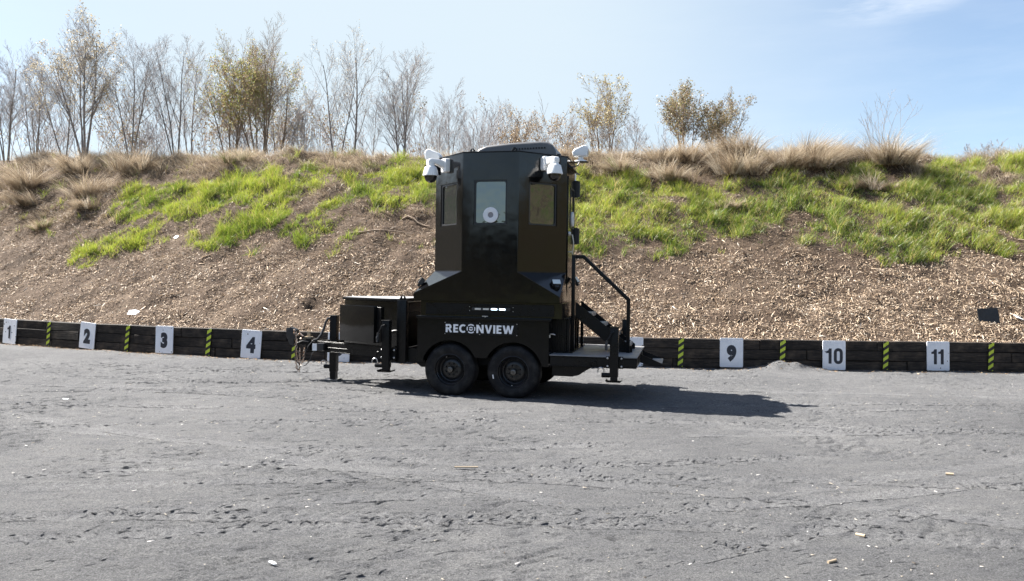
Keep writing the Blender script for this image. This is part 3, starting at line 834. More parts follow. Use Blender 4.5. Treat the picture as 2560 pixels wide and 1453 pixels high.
# --- glazing: gasket and mirrored pane in each opening, grey gun-port rings
def ring_port(parent, P, x, z, squash=1.0):
    o_ = [(x + 0.117 * math.cos(t) * squash, z + 0.117 * math.sin(t)) for t in np.linspace(0, 2 * math.pi, 28, endpoint=False)]
    i_ = [(x + 0.043 * math.cos(t) * squash, z + 0.043 * math.sin(t)) for t in np.linspace(0, 2 * math.pi, 28, endpoint=False)]
    MB().add(*ring_faces(o_, i_, lambda a, b, h: P(a, b, h), -0.030, -0.004)).build('gun_port_ring', M['grey_ring'], parent, bevel=0.004, seg=2)
    i2 = [(x + 0.041 * math.cos(t) * squash, z + 0.041 * math.sin(t)) for t in np.linspace(0, 2 * math.pi, 20, endpoint=False)]
    MB().prism(i2, lambda a, b, h: P(a, b, h), -0.030, -0.014).build('gun_port_plug', M['grey_plug'], parent)
for k, (a3, e, nrm, x0, x1, z0, z1) in enumerate(WIN):
    P = lambda x, z, d=0.0, a3=a3, e=e, nrm=nrm: a3 + e * x + Vector((0, 0, z)) + nrm * d
    w, h, cx_, cz_ = x1 - x0, z1 - z0, (x0 + x1) / 2, (z0 + z1) / 2
    win = MB().add(*ring_faces(rrect(w - 0.002, h - 0.002, 0.003, 5, cx_, cz_), rrect(w - 0.042, h - 0.042, 0.035, 5, cx_, cz_), lambda a, b, d: P(a, b, d), -0.040, -0.012)).build('window', M['black_plastic'], T)
    MB().prism(rrect(w - 0.036, h - 0.036, 0.038, 5, cx_, cz_), lambda a, b, d: P(a, b, d), -0.042, -0.031).build('pane', M['film_glass'], win)
    if k == 0: ring_port(win, P, cx_ + 0.005, 2.752)

# --- entrance door on the rear wall of the tower
dw = lambda x, z, d=0.0: Vector((SR + d, x, z))
y0, y1 = YN + 0.075, YF - 0.03
door = MB()
hole = (0.90, 1.30, 2.62, 3.26)
vs = [dw(y0, 1.52, .016), dw(y1, 1.52, .016), dw(y1, 3.42, .016), dw(y0, 3.42, .016), dw(hole[0], hole[2], .016), dw(hole[1], hole[2], .016), dw(hole[1], hole[3], .016), dw(hole[0], hole[3], .016)]
door.add(vs, [(0, 1, 5, 4), (1, 2, 6, 5), (2, 3, 7, 6), (3, 0, 4, 7)])
vb = [v - Vector((0.013, 0, 0)) for v in vs]
door.add(vs + vb, [(0, 1, 9, 8), (1, 2, 10, 9), (2, 3, 11, 10), (3, 0, 8, 11), (4, 5, 13, 12), (5, 6, 14, 13), (6, 7, 15, 14), (7, 4, 12, 15)])
dr = door.build('door', BG, T)
wn2 = MB().add(*ring_faces(rrect(0.40, 0.64, 0.03, 5, 1.10, 2.94), rrect(0.36, 0.60, 0.03, 5, 1.10, 2.94), lambda a, b, d: dw(a, b, d), 0.006, 0.024)).build('door_window_gasket', BP, dr)
MB().prism(rrect(0.37, 0.61, 0.03, 5, 1.10, 2.94), lambda a, b, d: dw(a, b, d), 0.004, 0.010).build('door_pane', M['film_glass'], dr)
o_ = [(1.10 + 0.117 * math.cos(t), 2.77 + 0.117 * math.sin(t)) for t in np.linspace(0, 2 * math.pi, 28, endpoint=False)]
i_ = [(1.10 + 0.043 * math.cos(t), 2.77 + 0.043 * math.sin(t)) for t in np.linspace(0, 2 * math.pi, 28, endpoint=False)]
MB().add(*ring_faces(o_, i_, lambda a, b, h: dw(a, b, h), 0.012, 0.040)).build('gun_port_ring', M['grey_ring'], dr, bevel=0.004)
hd = MB().tube([dw(0.80, 2.50, .016), dw(0.80, 2.50, .07), dw(0.80, 2.38, .09), dw(0.80, 2.20, .075)], 0.011, 8)
hd.lathe([(0.035, 0), (0.035, 0.012), (0.02, 0.03)], dw(0.80, 2.52, .016), (1, 0, 0), 14)
hd.build('door_handle', M['zinc'], dr)
MB().box(SR + .016, SR + .05, 0.86, 0.875, 2.23, 2.245).tube([dw(0.87, 2.235, .02), dw(0.95, 2.235, .06), dw(0.97, 2.07, .05)], 0.007, 6).build('door_latch', M['zinc'], dr)
for zz in (3.30, 2.52):
    h_ = MB().box(SR + 0.001, SR + 0.055, YF - 0.03, YF + 0.035, zz - 0.14, zz + 0.14)
    h_.lathe([(0.028, -0.13), (0.028, 0.13)], (SR + 0.062, YF + 0.005, zz), (0, 0, 1), 10)
    h_.build('door_hinge', BP, dr, bevel=0.004, seg=1)
# drip cap over the door
MB().prism_y([(SR + .002, 3.615), (SR + 0.085, 3.535), (SR + 0.085, 3.52), (SR + .002, 3.56)], YN + 0.03, YF - 0.01).build('drip_cap', BS, T)
# side fin on the front wall of the tower
MB().prism_y([(SL - .002, 2.17), (SL - .155, 2.17), (SL - .14, 2.13), (SL - .002, 1.92)], 1.33, 1.36).build('gusset', BS, T)

# --- lifting eyes
def eye(cx, y, z, w, h, rot=0.0, mat_=BS):
    m = 18; o_, i_ = [], []
    tri = [(-w / 2, 0), (w / 2, 0), (w * 0.13, h), (-w * 0.13, h)]
    c0 = (0, h * 0.56)
    for k in range(m):
        t = 2 * math.pi * k / m; dx, dy = math.cos(t), math.sin(t); best = 9
        for i in range(4):
            (ax, ay), (bx_, by_) = tri[i], tri[(i + 1) % 4]
            ex, ey = bx_ - ax, by_ - ay; den = dx * ey - dy * ex
            if abs(den) < 1e-9: continue
            q = ((ax - c0[0]) * ey - (ay - c0[1]) * ex) / den
            p = ((ax - c0[0]) * dy - (ay - c0[1]) * dx) / den
            if q > 0 and -1e-6 <= p <= 1 + 1e-6: best = min(best, q)
        o_.append((c0[0] + dx * best, c0[1] + dy * best)); i_.append((c0[0] + dx * h * 0.22, c0[1] + dy * h * 0.22))
    c, s = math.cos(rot), math.sin(rot)
    return MB().add(*ring_faces(o_, i_, lambda a, b, d: (cx + a * c - d * s, y + a * s + d * c, z + b), -0.008, 0.008)).build('lifting_eye', mat_, T)
eye(-0.20, 0.10, ZT + 0.02, 0.125, 0.062); eye(0.44, 0.14, ZT + 0.02, 0.125, 0.075, 0.5)
eye(0.43, YB - 0.1, ZT + 0.02, 0.125, 0.07); eye(-0.2, YB - 0.1, ZT + 0.02, 0.125, 0.07)

# --- roof air conditioner
acp = [(-0.36, 3.715), (-0.34, 3.79), (-0.27, 3.87), (-0.14, 3.92), (0.25, 3.955), (0.74, 3.972), (0.86, 3.955), (0.94, 3.90), (0.985, 3.80), (0.99, 3.715)]
ac = MB().prism_y(acp, 0.70, 1.44).build('air_conditioner', M['ac_plastic'], T, bevel=0.085, seg=5)
for k in range(12):
    x = 0.30 + k * 0.045
    MB().box(x, x + 0.022, 0.692, 0.7005, 3.838 + k * 0.0012, 3.863 + k * 0.0012).build('vent_slot', M['rubber'], ac, smooth=False)
MB().box(-0.2, 0.92, 0.76, 1.38, ZT + 0.018, 3.722).build('mounting_base', M['rubber'], ac)

# --- searchlights on the roof corners
def searchlight(x, y, z, flip):
    s = MB()
    s.lathe([(0.105, 0), (0.10, 0.018), (0.055, 0.03), (0.042, 0.05), (0.042, 0.085), (0.08, 0.095)], (x, y, z), (0, 0, 1), 20)
    b = s.build('searchlight', M['white_plastic'], T)
    pr = [(-0.115, 0.085), (0.125, 0.085), (0.135, 0.16), (0.095, 0.20), (0.01, 0.235), (-0.055, 0.265), (-0.105, 0.25), (-0.125, 0.20)]
    pr = [(x + flip * a, z + bb) for a, bb in pr]
    MB().prism_y(pr, y - 0.085, y + 0.085).build('lamp_head', M['white_plastic'], b, bevel=0.028, seg=3)
    MB().prism_y([(x - flip * .129, z + .11), (x - flip * .131, z + .11), (x - flip * .131, z + .21), (x - flip * .129, z + .21)], y - .06, y + .06).build('lamp_lens', M['lens_glass'], b)
    return b
searchlight(-1.0, 0.62, 3.60, 1)
MB().box(-1.12, SL - .001, 0.56, 0.68, 3.575, 3.60).box(SL - .03, SL - .001, 0.56, 0.68, 3.45, 3.574).build('lamp_bracket', BS, T)
sl2 = searchlight(1.30, 1.28, 3.72, -1)
MB().box(SR - 0.02, 1.42, 1.2, 1.36, ZT + 0.0205, ZT + 0.03).build('lamp_bracket', BS, T)
MB().tube([(1.30, 1.2, 3.72), (1.27, 1.14, 3.64), (1.20, 1.05, 3.60), (1.10, 0.98, 3.63), (1.05, 1.0, 3.71)], 0.012, 6).build('lamp_cable', BP, T)
MB().box(1.03, 1.09, 0.50, 0.56, 3.585, 3.735).build('aerial_block', BP, T, bevel=0.006)

# --- pan-tilt dome cameras on the chamfers
def dome_camera(px_, py_, z, nx_, ny_, arm):
    n3 = Vector((nx_, ny_, 0)).normalized(); e3 = Vector((-n3.y, n3.x, 0)); o3 = Vector((px_, py_, z))
    P = lambda a, b, d: o3 + e3 * a + Vector((0, 0, b)) + n3 * d
    base = MB().prism(rrect(0.155, 0.215, 0.03, 4), lambda a, b, d: P(a, b, d), 0.001, 0.085).build('dome_camera', M['white_plastic'], T, bevel=0.012, seg=3)
    prof = [(0.085 - 0.02, -0.055), (0.16, -0.015), (arm - .05, 0.015), (arm + 0.02, 0.01), (arm + 0.06, -0.01), (arm + .06, 0.055), (arm + 0.035, 0.078), (arm - .02, 0.085), (0.16, 0.082), (0.085 - 0.02, 0.075)]
    MB().prism(prof, lambda d, b, a: P(a, b, d), -0.05, 0.05).build('arm', M['white_plastic'], base, bevel=0.02, seg=3)
    c = P(0, 0, arm)
    MB().lathe([(0.058, 0.015), (0.060, -0.03), (0.088, -0.045), (0.096, -0.06), (0.122, -0.165), (0.122, -0.180), (0.10, -0.182)], c, (0, 0, 1), 28).build('housing', M['white_plastic'], base)
    MB().lathe([(0.1, -0.182)] + [(0.097 * math.cos(t), -0.190 - 0.10 * math.sin(t)) for t in np.linspace(0, 1.5, 9)], c, (0, 0, 1), 28).build('smoked_dome', M['smoked_dome'], base)
    return base
dome_camera(FL - 0.345, 0.345, 3.55, -1, -1, 0.30)
dome_camera(FR + 0.325, 0.325, 3.55, 1, -1, 0.27)
dome_camera(FR + 0.325, YB - 0.325, 3.55, 1, 1, 0.27)

# --- recessed apron with the warning light bar under the tower
MB().box(-0.98, 1.215, 0.065, YB - 0.065, 1.205, ZS - 0.003).build('apron_panel', BG, T, bevel=0.004, seg=1)
MB().box(-0.90, 1.10, 0.057, 0.0645, 1.232, 1.412).build('apron_inset', BS, T, bevel=0.003, seg=1)
lb = MB().prism_y(rrect(0.60, 0.052, 0.024, 4, 0.138, 1.332), 0.036, 0.0565).build('light_bar', BP, T, bevel=0.003, seg=1)
for k in range(4):
    x = -0.112 + k * 0.1265
    MB().prism_y(rrect(0.093, 0.026, 0.006, 2, x + 0.046, 1.332), 0.031, 0.0355).build('led_module', M['led_blue'] if k > 1 else M['led_white'], lb)
for x in (-0.20, 0.475):
    for z in (1.303, 1.361):
        MB().lathe([(0.007, 0), (0.005, 0.006)], (x, 0.0565, z), (0, -1, 0), 8).build('screw', M['zinc'], lb)
MB().box(-0.06, 0.20, 0.022, 0.0565, 1.368, 1.374).build('visor', BS, lb)

# --- equipment core under the tower, ribbed at the rear
MB().box(-1.0, 1.235, 0.37, YB - 0.37, 0.69, 1.203).build('equipment_core', BS, T)
for k in range(5):
    y = 0.42 + k * 0.26
    MB().box(1.2355, 1.285, y, y + 0.05, 0.70, 1.20).build('core_rib', BS, T, bevel=0.003, seg=1)
for k in range(3):
    x = 1.085 + k * 0.055
    MB().box(x, x + 0.02, 0.34, 0.3695, 0.70, 1.20).build('core_rib', BS, T, bevel=0.003, seg=1)

# --- fender box, near and far side
def fender(yn, yf, face):
    zt, zl = 1.168, 1.212
    prof = [(-1.01, zt), (-1.01, 0.52)]
    zc, ra = 0.395, 0.452
    for cx_, a0, a1 in ((-0.494, 157, 26), (0.494, 154, 23)):
        pts = [(cx_ + ra * math.cos(R(t)), zc + ra * math.sin(R(t))) for t in np.linspace(a0, a1, 22)]
        if cx_ < 0: prof.append((pts[0][0], 0.52))
        prof += pts
    prof += [(0.94, 0.50), (1.035, 0.50), (1.035, zt)]
    b = MB().prism_y(prof, yn, yf).build('fender_box', M['fender_paint'], T)
    lid = MB().box(-1.022, 1.072, yn - 0.022, yf + 0.002, zt + 0.002, zl).build('lid', M['fender_paint'], b, bevel=0.008)
    return b
fb = fender(0.0, 0.36, -1)
fender(YB - 0.36, YB, 1)
MB().box(0.02, 0.11, -0.045, -0.022, 1.222, 1.232).box(0.055, 0.075, -0.04, 0.0, 1.2125, 1.2225).build('lid_handle', M['zinc'], fb, bevel=0.002, seg=1)
MB().box(1.036, 1.052, 0.02, 0.05, 0.93, 0.97).tube([(1.045, 0.035, 0.985), (1.10, 0.02, 0.985), (1.125, 0.02, 0.975)], 0.008, 6).build('lid_latch', M['zinc'], fb)

# --- name plate with raised white letters, the o drawn as a sighting ring
npm = MB().prism_y(rrect(1.145, 0.20, 0.012, 3, -0.006, 1.034), -0.010, -0.0005).build('name_plate', BS, T, bevel=0.002, seg=1)
LET = {
 'R': ([[(0, 0), (.22, 0), (.22, .36), (.30, .36), (.48, 0), (.72, 0), (.50, .42), (.60, .50), (.64, .62), (.64, .76), (.58, .92), (.46, 1), (0, 1), (0, .70), (.20, .70), (.20, .80), (.36, .80), (.42, .76), (.42, .64), (.36, .58), (.20, .58), (.20, .62), (0, .62)]], .72),
 'E': ([[(0, 0), (.54, 0), (.54, .20), (.22, .20), (.22, .41), (.50, .41), (.50, .59), (.22, .59), (.22, .80), (.54, .80), (.54, 1), (0, 1)]], .54),
 'N': ([[(0, 0), (.21, 0), (.21, .66), (.56, 0), (.80, 0), (.80, 1), (.59, 1), (.59, .36), (.25, 1), (0, 1)]], .80),
 'V': ([[(.28, 0), (.52, 0), (.80, 1), (.57, 1), (.40, .30), (.23, 1), (0, 1)]], .80),
 'I': ([[(0, 0), (.22, 0), (.22, 1), (0, 1)]], .22),
 'W': ([[(.22, 0), (.46, 0), (.60, .58), (.74, 0), (.98, 0), (1.20, 1), (.98, 1), (.85, .36), (.70, 1), (.50, 1), (.35, .36), (.22, 1), (0, 1)]], 1.20),
}
cpts = [(.42 + .44 * math.cos(R(t)), .5 + .52 * math.sin(R(t))) for t in np.linspace(52, 308, 18)]
cin = [(.44 + .235 * math.cos(R(t)), .5 + .31 * math.sin(R(t))) for t in np.linspace(308, 52, 18)]
cl_ = [(x, y) for x, y in cpts + cin]
LET['C'] = ([[(x if x < .70 else .70, y) for x, y in cl_]], .70)
HT = 0.124
def put_letter(ch, x, z0):
    polys, adv = LET[ch]
    m_ = MB()
    for p in polys:
        m_.prism([(x + a * HT * 1.135, z0 + b * HT) for a, b in p], lambda a, b, h: (a, h, b), -0.0155, -0.0102)
    m_.build('letter', M['letter_white'], npm, smooth=False)
    return x + adv * HT * 1.135
x = -0.553; gap = 0.0185; z0 = 0.970
for ch in 'REC': x = put_letter(ch, x, z0) + gap
ec = (x + 0.066, z0 + HT / 2)
def arc_band(m_, r0, r1, a0, a1, n=10):
    o_ = [(ec[0] + r1 * math.cos(R(t)), ec[1] + r1 * math.sin(R(t))) for t in np.linspace(a0, a1, n)]
    i_ = [(ec[0] + r0 * math.cos(R(t)), ec[1] + r0 * math.sin(R(t))) for t in np.linspace(a1, a0, n)]
    m_.prism(o_ + i_, lambda a, b, h: (a, h, b), -0.0155, -0.0102)
em = MB()
for a in (90, 270): arc_band(em, 0.052, 0.070, a - 44, a + 44)
for a in (0, 180): arc_band(em, 0.052, 0.068, a - 28, a + 28)
arc_band(em, 0.014, 0.031, 12, 168); arc_band(em, 0.014, 0.031, 192, 348)
em.build('ring_emblem', M['letter_white'], npm, smooth=False)
x += 0.132 + gap
for ch in 'NVIEW': x = put_letter(ch, x, z0) + gap
for bx_ in (-0.565, -0.02, 0.552):
    for bz in (0.950, 1.118):
        MB().lathe([(0.008, 0), (0.006, 0.005)], (bx_, -0.010, bz), (0, -1, 0), 8).build('rivet', M['zinc'], npm)

# --- wheels
def wheel(cx_, yo, sgn):
    """sgn +1: outer face looks towards -y"""
    zc = 0.395
    ax = (0, -sgn, 0)
    tyre = [(0.236, -0.005), (0.245, 0.006), (0.275, 0.016), (0.325, 0.022), (0.365, 0.014), (0.392, -0.006), (0.403, -0.025), (0.408, -0.045), (0.408, -0.065), (0.399, -0.067), (0.399, -0.075), (0.409, -0.077), (0.410, -0.105), (0.400, -0.107), (0.400, -0.115), (0.410, -0.117), (0.409, -0.148), (0.399, -0.150), (0.399, -0.158), (0.408, -0.160), (0.407, -0.185), (0.392, -0.215), (0.365, -0.235), (0.325, -0.243), (0.275, -0.235), (0.236, -0.215)]
    w = MB().lathe(tyre, (cx_, yo, zc), ax, 56, caps=(False, True)).build('wheel', M['rubber'], T)
    rim = [(0.246, -0.006), (0.247, 0.004), (0.238, 0.007), (0.228, -0.004), (0.222, -0.03), (0.214, -0.036), (0.200, -0.062), (0.185, -0.10), (0.172, -0.108), (0.160, -0.100), (0.138, -0.084), (0.110, -0.080), (0.075, -0.083), (0.072, -0.080)]
    MB().lathe(rim, (cx_, yo, zc), ax, 48, caps=(False, True)).build('rim', M['rim'], w)
    MB().lathe([(0.050, -0.085), (0.050, -0.05), (0.046, -0.02), (0.040, -0.008), (0.036, -0.006), (0.016, -0.006), (0.013, -0.012)], (cx_, yo, zc), ax, 22).build('hub_cap', M['grease_cap'], w)
    for k in range(8):
        t = 2 * math.pi * (k + 0.5) / 8
        MB().lathe([(0.016, -0.082), (0.016, -0.058), (0.010, -0.050)], (cx_ + 0.092 * math.cos(t), yo, zc + 0.092 * math.sin(t)), ax, 6).build('lug_nut', M['rim'], w)
    a_ = R(107 if cx_ < 0 else 265)
    MB().tube([(cx_ + 0.205 * math.cos(a_), yo + sgn * .05, zc + 0.205 * math.sin(a_)), (cx_ + 0.20 * math.cos(a_), yo + sgn * .005, zc + 0.20 * math.sin(a_))], 0.006, 6).build('valve_stem', M['zinc'], w)
    if cx_ > 0 and sgn > 0:
        MB().add([(cx_ - 0.315, yo - 0.0235, zc - 0.045), (cx_ - 0.298, yo - 0.0235, zc - 0.045), (cx_ - 0.288, yo - 0.0235, zc - 0.105), (cx_ - 0.305, yo - 0.0235, zc - 0.105),
                  (cx_ - 0.315, yo - 0.018, zc - 0.045), (cx_ - 0.298, yo - 0.018, zc - 0.045), (cx_ - 0.288, yo - 0.018, zc - 0.105), (cx_ - 0.305, yo - 0.018, zc - 0.105)],
                 [(0, 1, 2, 3), (4, 7, 6, 5), (0, 4, 5, 1), (1, 5, 6, 2), (2, 6, 7, 3), (3, 7, 4, 0)]).build('tyre_sticker', M['label_white'], w)
    return w
for cx_ in (-0.494, 0.494):
    wheel(cx_, 0.035, 1); wheel(cx_, YB - 0.035, -1)
    MB().lathe([(0.055, 0), (0.055, YB - 0.6)], (cx_, 0.30, 0.385), (0, 1, 0), 12).build('axle', BS, T)
MB().box(-1.0, 1.0, 0.362, 0.40, 0.45, 0.69).box(-1.0, 1.0, YB - 0.40, YB - 0.362, 0.45, 0.69).build('wheel_well_liner', M['rubber'], T)

# --- chassis rails, rear deck, gussets
for y in (0.20, YB - 0.31):
    ch = MB().box(-1.46, -0.95, y, y + 0.11, 0.47, 0.685)
    ch.prism_y([(-1.10, 0.469), (-1.02, 0.40), (-0.93, 0.40), (-0.93, 0.469)], y + 0.02, y + 0.09)
    MB().prism_y([(1.05, 0.498), (1.66, 0.498), (1.56, 0.44), (1.46, 0.37), (1.36, 0.345), (1.05, 0.345)], y + 0.02, y + 0.09).build('spring_hanger', BS, T, bevel=0.004, seg=1)
    ch.build('chassis_rail', BS, T, bevel=0.004, seg=1)
MB().box(-1.46, -1.35, 0.31, YB - 0.31, 0.47, 0.684).box(-0.96, 1.05, 0.42, 0.52, 0.47, 0.684).box(-0.96, 1.05, YB - 0.52, YB - 0.42, 0.47, 0.684).build('cross_member', BS, T)
dk = MB()
for y in (0.0, YB - 0.08):
    dk.box(1.055, 2.322, y, y + 0.08, 0.52, 0.535).box(1.055, 2.322, y, y + 0.08, 0.655, 0.670)
    yy = (y, y + 0.014) if y == 0 else (y + 0.066, y + 0.08)
    dk.box(1.055, 2.322, yy[0] + .002, yy[1], 0.5352, 0.6548)
dk.box(2.30, 2.322, 0.082, YB - 0.082, 0.52, 0.67).box(1.055, 1.075, 0.082, YB - 0.082, 0.52, 0.67).box(1.70, 1.76, 0.082, YB - 0.082, 0.53, 0.668)
dk.build('deck_frame', BS, T, bevel=0.003, seg=1)
MB().box(1.045, 2.330, -0.004, YB + 0.004, 0.6705, 0.6835).build('deck_plate', DK, T, bevel=0.003, seg=1)
MB().prism_z([(1.09, 0.30), (1.30, 0.30), (1.34, 0.34), (1.34, 1.9), (1.24, 1.9), (1.24, 0.37), (1.09, 0.37)], 0.684, 0.70).build('deck_flange', BS, T)
# lashing ring on the deck edge
MB().box(1.655, 1.745, -0.010, -0.0002, 0.60, 0.64).tube([(1.70 + 0.045 * math.cos(t), -0.02, 0.565 + 0.045 * math.sin(t)) for t in np.linspace(0, 2 * math.pi, 16, endpoint=False)], 0.008, 6, True).build('lashing_ring', BS, T)
# fold-down step at the tail
st = MB()
for y in (0.75, 1.50):
    st.prism_y([(2.333, 0.67), (2.333, 0.54), (2.48, 0.50), (2.66, 0.50), (2.66, 0.535)], y, y + 0.012)
st.box(2.34, 2.36, 0.763, 1.499, 0.55, 0.58)
st.build('tail_step', BS, T, bevel=0.002, seg=1)
MB().box(2.50, 2.665, 0.763, 1.499, 0.528, 0.542).build('tail_tread', DK, T)
MB().box(2.333, 2.345, 0.05, 0.16, 0.53, 0.555).build('reflector', M['grey_ring'], T)

# --- stair from deck to door, with handrail
tp, bt_ = Vector((1.36, 0, 1.36)), Vector((2.20, 0, 0.70))
sdir = (bt_ - tp).normalized()
sto = empty('stair', (0, 0, 0), 0, T)
for y in (0.79, 1.47):
    pr = [(1.315, 1.455), (1.315, 1.215), (1.99, 0.685), (2.21, 0.685), (2.21, 0.765)]
    MB().prism_y(pr, y, y + 0.014).build('stringer', BS, sto, bevel=0.003, seg=1)
for k in range(4):
    f = (k + 0.5) / 4
    x = 1.36 + 0.80 * f; z = 1.345 - 0.62 * f
    MB().box(x - 0.11, x + 0.11, 0.806, 1.468, z - 0.012, z + 0.012).box(x + 0.085, x + 0.11, 0.806, 1.468, z - 0.045, z - 0.0125).build('tread', DK, sto, bevel=0.003, seg=1)
MB().box(1.31, 1.355, 1.49, 1.535, 0.684, 1.21).build('support_leg', BS, sto)
hr = [(1.285, 0.74, 0.684), (1.285, 0.74, 2.155), (1.44, 0.74, 2.155), (2.145, 0.74, 1.50), (2.145, 0.74, 0.684)]
h_ = MB()
tw = 0.055
h_.box(1.285 - tw / 2, 1.285 + tw / 2, 0.74 - tw / 2, 0.74 + tw / 2, 0.684, 2.1828)
h_.prism_y([(1.3127, 2.128), (1.43, 2.128), (2.118, 1.482), (2.118, 0.684), (2.172, 0.684), (2.172, 1.512), (1.452, 2.183), (1.3127, 2.183)], 0.74 - tw / 2, 0.74 + tw / 2)
h_.build('handrail', BS, T, bevel=0.006)

# --- corner and tongue jacks
def jack(x, y, ztop, zfoot, side, legx=1, plate=True):
    a = 0.060
    j = MB().box(x - a, x + a, y - a, y + a, 0.40 if zfoot > .2 else 0.16, ztop).build('jack', BS, T, bevel=0.006)
    MB().box(x - a - .008, x + a + .008, y - a - .008, y + a + .008, ztop + 0.0005, ztop + 0.012).build('top_cap', BS, j, bevel=0.003, seg=1)
    MB().box(x - a + .010, x + a - .010, y - a + .010, y + a - .010, zfoot + .008, 0.40 if zfoot > .2 else 0.16).build('inner_leg', BS, j)
    ft = MB().prism_y([(x - .115, zfoot + .022), (x - .095, zfoot), (x + .095, zfoot), (x + .115, zfoot + .022), (x + .118, zfoot + .018), (x + .097, zfoot - .007), (x - .097, zfoot - .007), (x - .118, zfoot + .018)], y - .10, y + .10)
    ft.build('foot_plate', M['zinc'] if zfoot < .2 else BS, j)
    # release pin housing and ring
    zp = zfoot + 0.085 if zfoot > .2 else 0.24
    MB().lathe([(0.036, 0), (0.036, 0.115), (0.030, 0.12)], (x - a, y, zp), (-1, 0, 0), 14).build('pin_housing', BS, j)
    MB().tube([(x - a - .13 + 0.045 * math.cos(t), y, zp + .055 + 0.05 * math.sin(t)) for t in np.linspace(-0.5, 3.6, 12)], 0.0095, 6).build('pull_ring', M['zinc'], j)
    if plate:
        pl = MB().box(x - 0.125, x + 0.125, y + side * 0.0605, y + side * 0.075, 0.515, 0.69).build('mounting_plate', BS, j)
        for bx_ in (-0.098, 0.098):
            for bz in (0.545, 0.662):
                MB().lathe([(0.017, 0), (0.017, 0.008), (0.010, 0.014)], (x + bx_, y + side * 0.0602, bz), (0, -side, 0), 10).build('bolt_head', M['zinc'], j)
    return j
def crank(j, x, y, ztop, s, far=False):
    c = MB().tube([(x, y - .06 * s, ztop - .06), (x, y - .10 * s, ztop - .06), (x - .03, y - .115 * s, ztop - .07), (x - .065, y - .125 * s, ztop - .15), (x - .085, y - .125 * s, ztop - .20)], 0.012, 7)
    c.build('crank', BS, j)
    MB().tube([(x - .085, y - .125 * s, ztop - .18), (x - .10, y - .13 * s, ztop - .25), (x - .098, y - .135 * s, ztop - .32)], 0.021, 8).build('crank_grip', BP, j)
j = jack(2.006, -0.068, 1.113, 0.338, 1); crank(j, 2.0, -0.075, 1.113, 1)
j = jack(2.006, YB + 0.068, 1.113, 0.338, -1); crank(j, 2.0, YB + 0.075, 1.113, -1)
j = jack(-1.497, -0.03, 1.118, 0.342, 1); crank(j, -1.497, -0.035, 1.118, 1)
MB().box(-1.61, -1.38, 0.046, 0.199, 0.53, 0.67).build('jack_outrigger', BS, T)
j = jack(-1.497, YB + 0.03, 1.118, 0.342, -1); crank(j, -1.497, YB + .035, 1.118, -1)
MB().box(-1.61, -1.38, YB - 0.199, YB - 0.046, 0.53, 0.67).build('jack_outrigger', BS, T)
j = jack(-2.885, YC, 1.115, 0.020, 1, plate=False)
MB().box(-2.99, -2.78, YC - .09, YC + .09, 0.66, 0.70).build('jack_collar', BS, j, bevel=0.004, seg=1)

# --- drawbar: two channel beams meeting at an adjustable coupler
def channel(p0, p1, side):
    p0, p1 = Vector(p0), Vector(p1)
    d = (p1 - p0).normalized(); nn = Vector((d.y, -d.x, 0)) * -side
    m_ = MB(); zt, zb_ = 0.69, 0.51
    def bar(o0, o1, za, zb2):
        vs = []
        for p in (p0, p1):
            for o, z in ((o0, za), (o1, za), (o1, zb2), (o0, zb2)):
                v = p + nn * o; vs.append((v.x, v.y, z))
        m_.add(vs, [(0, 1, 2, 3), (7, 6, 5, 4), (0, 4, 5, 1), (1, 5, 6, 2), (2, 6, 7, 3), (3, 7, 4, 0)])
    bar(0.0, 0.012, zb_ + .014, zt - .014); bar(0, 0.062, zt - 0.0138, zt); bar(0, 0.062, zb_, zb_ + 0.0138)
    bar(-0.006, -0.0002, zb_ + .075, zb_ + .085)
    return m_
channel((-1.40, 0.20, 0), (-3.30, 0.985, 0), -1).build('tongue_beam', BS, T, bevel=0.002, seg=1)
channel((-1.40, YB - 0.20, 0), (-3.30, YB - 0.985, 0), 1).build('tongue_beam', BS, T, bevel=0.002, seg=1)
MB().box(-2.98, -2.80, 0.86, YB - 0.86, 0.645, 0.66).build('tongue_plate', BS, T)
cp = MB().box(-3.36, -3.28, YC - .11, YC + .11, 0.50, 0.72).box(-3.62, -3.361, YC - .055, YC + .055, 0.60, 0.70).build('coupler', BS, T, bevel=0.008)
MB().prism_y([(-3.56, 0.701), (-3.56, 0.86), (-3.68, 0.90), (-3.77, 0.885), (-3.77, 0.74), (-3.70, 0.60), (-3.621, 0.60), (-3.621, 0.701)], YC - .045, YC + .045).build('pintle_head', BP, cp, bevel=0.01)
for zz in (0.80, 0.845):
    MB().lathe([(0.022, 0), (0.022, 0.012), (0.012, 0.018)], (-3.605, YC - .045, zz), (0, -1, 0), 10).build('coupler_bolt', M['rusty'], cp)
MB().tube([(-3.55, YC - .05, 0.76), (-3.48, YC - .09, 0.80), (-3.42, YC - .1, 0.755), (-3.46, YC - .1, 0.71)], 0.018, 8).build('safety_hook', M['rusty'], cp)
MB().box(-3.385, -3.335, YC - 0.02, YC + .02, 0.72, 0.835).box(-3.42, -3.30, YC - 0.045, YC + .045, 0.7225, 0.745).build('wooden_plug', M['wood_plug'], cp)
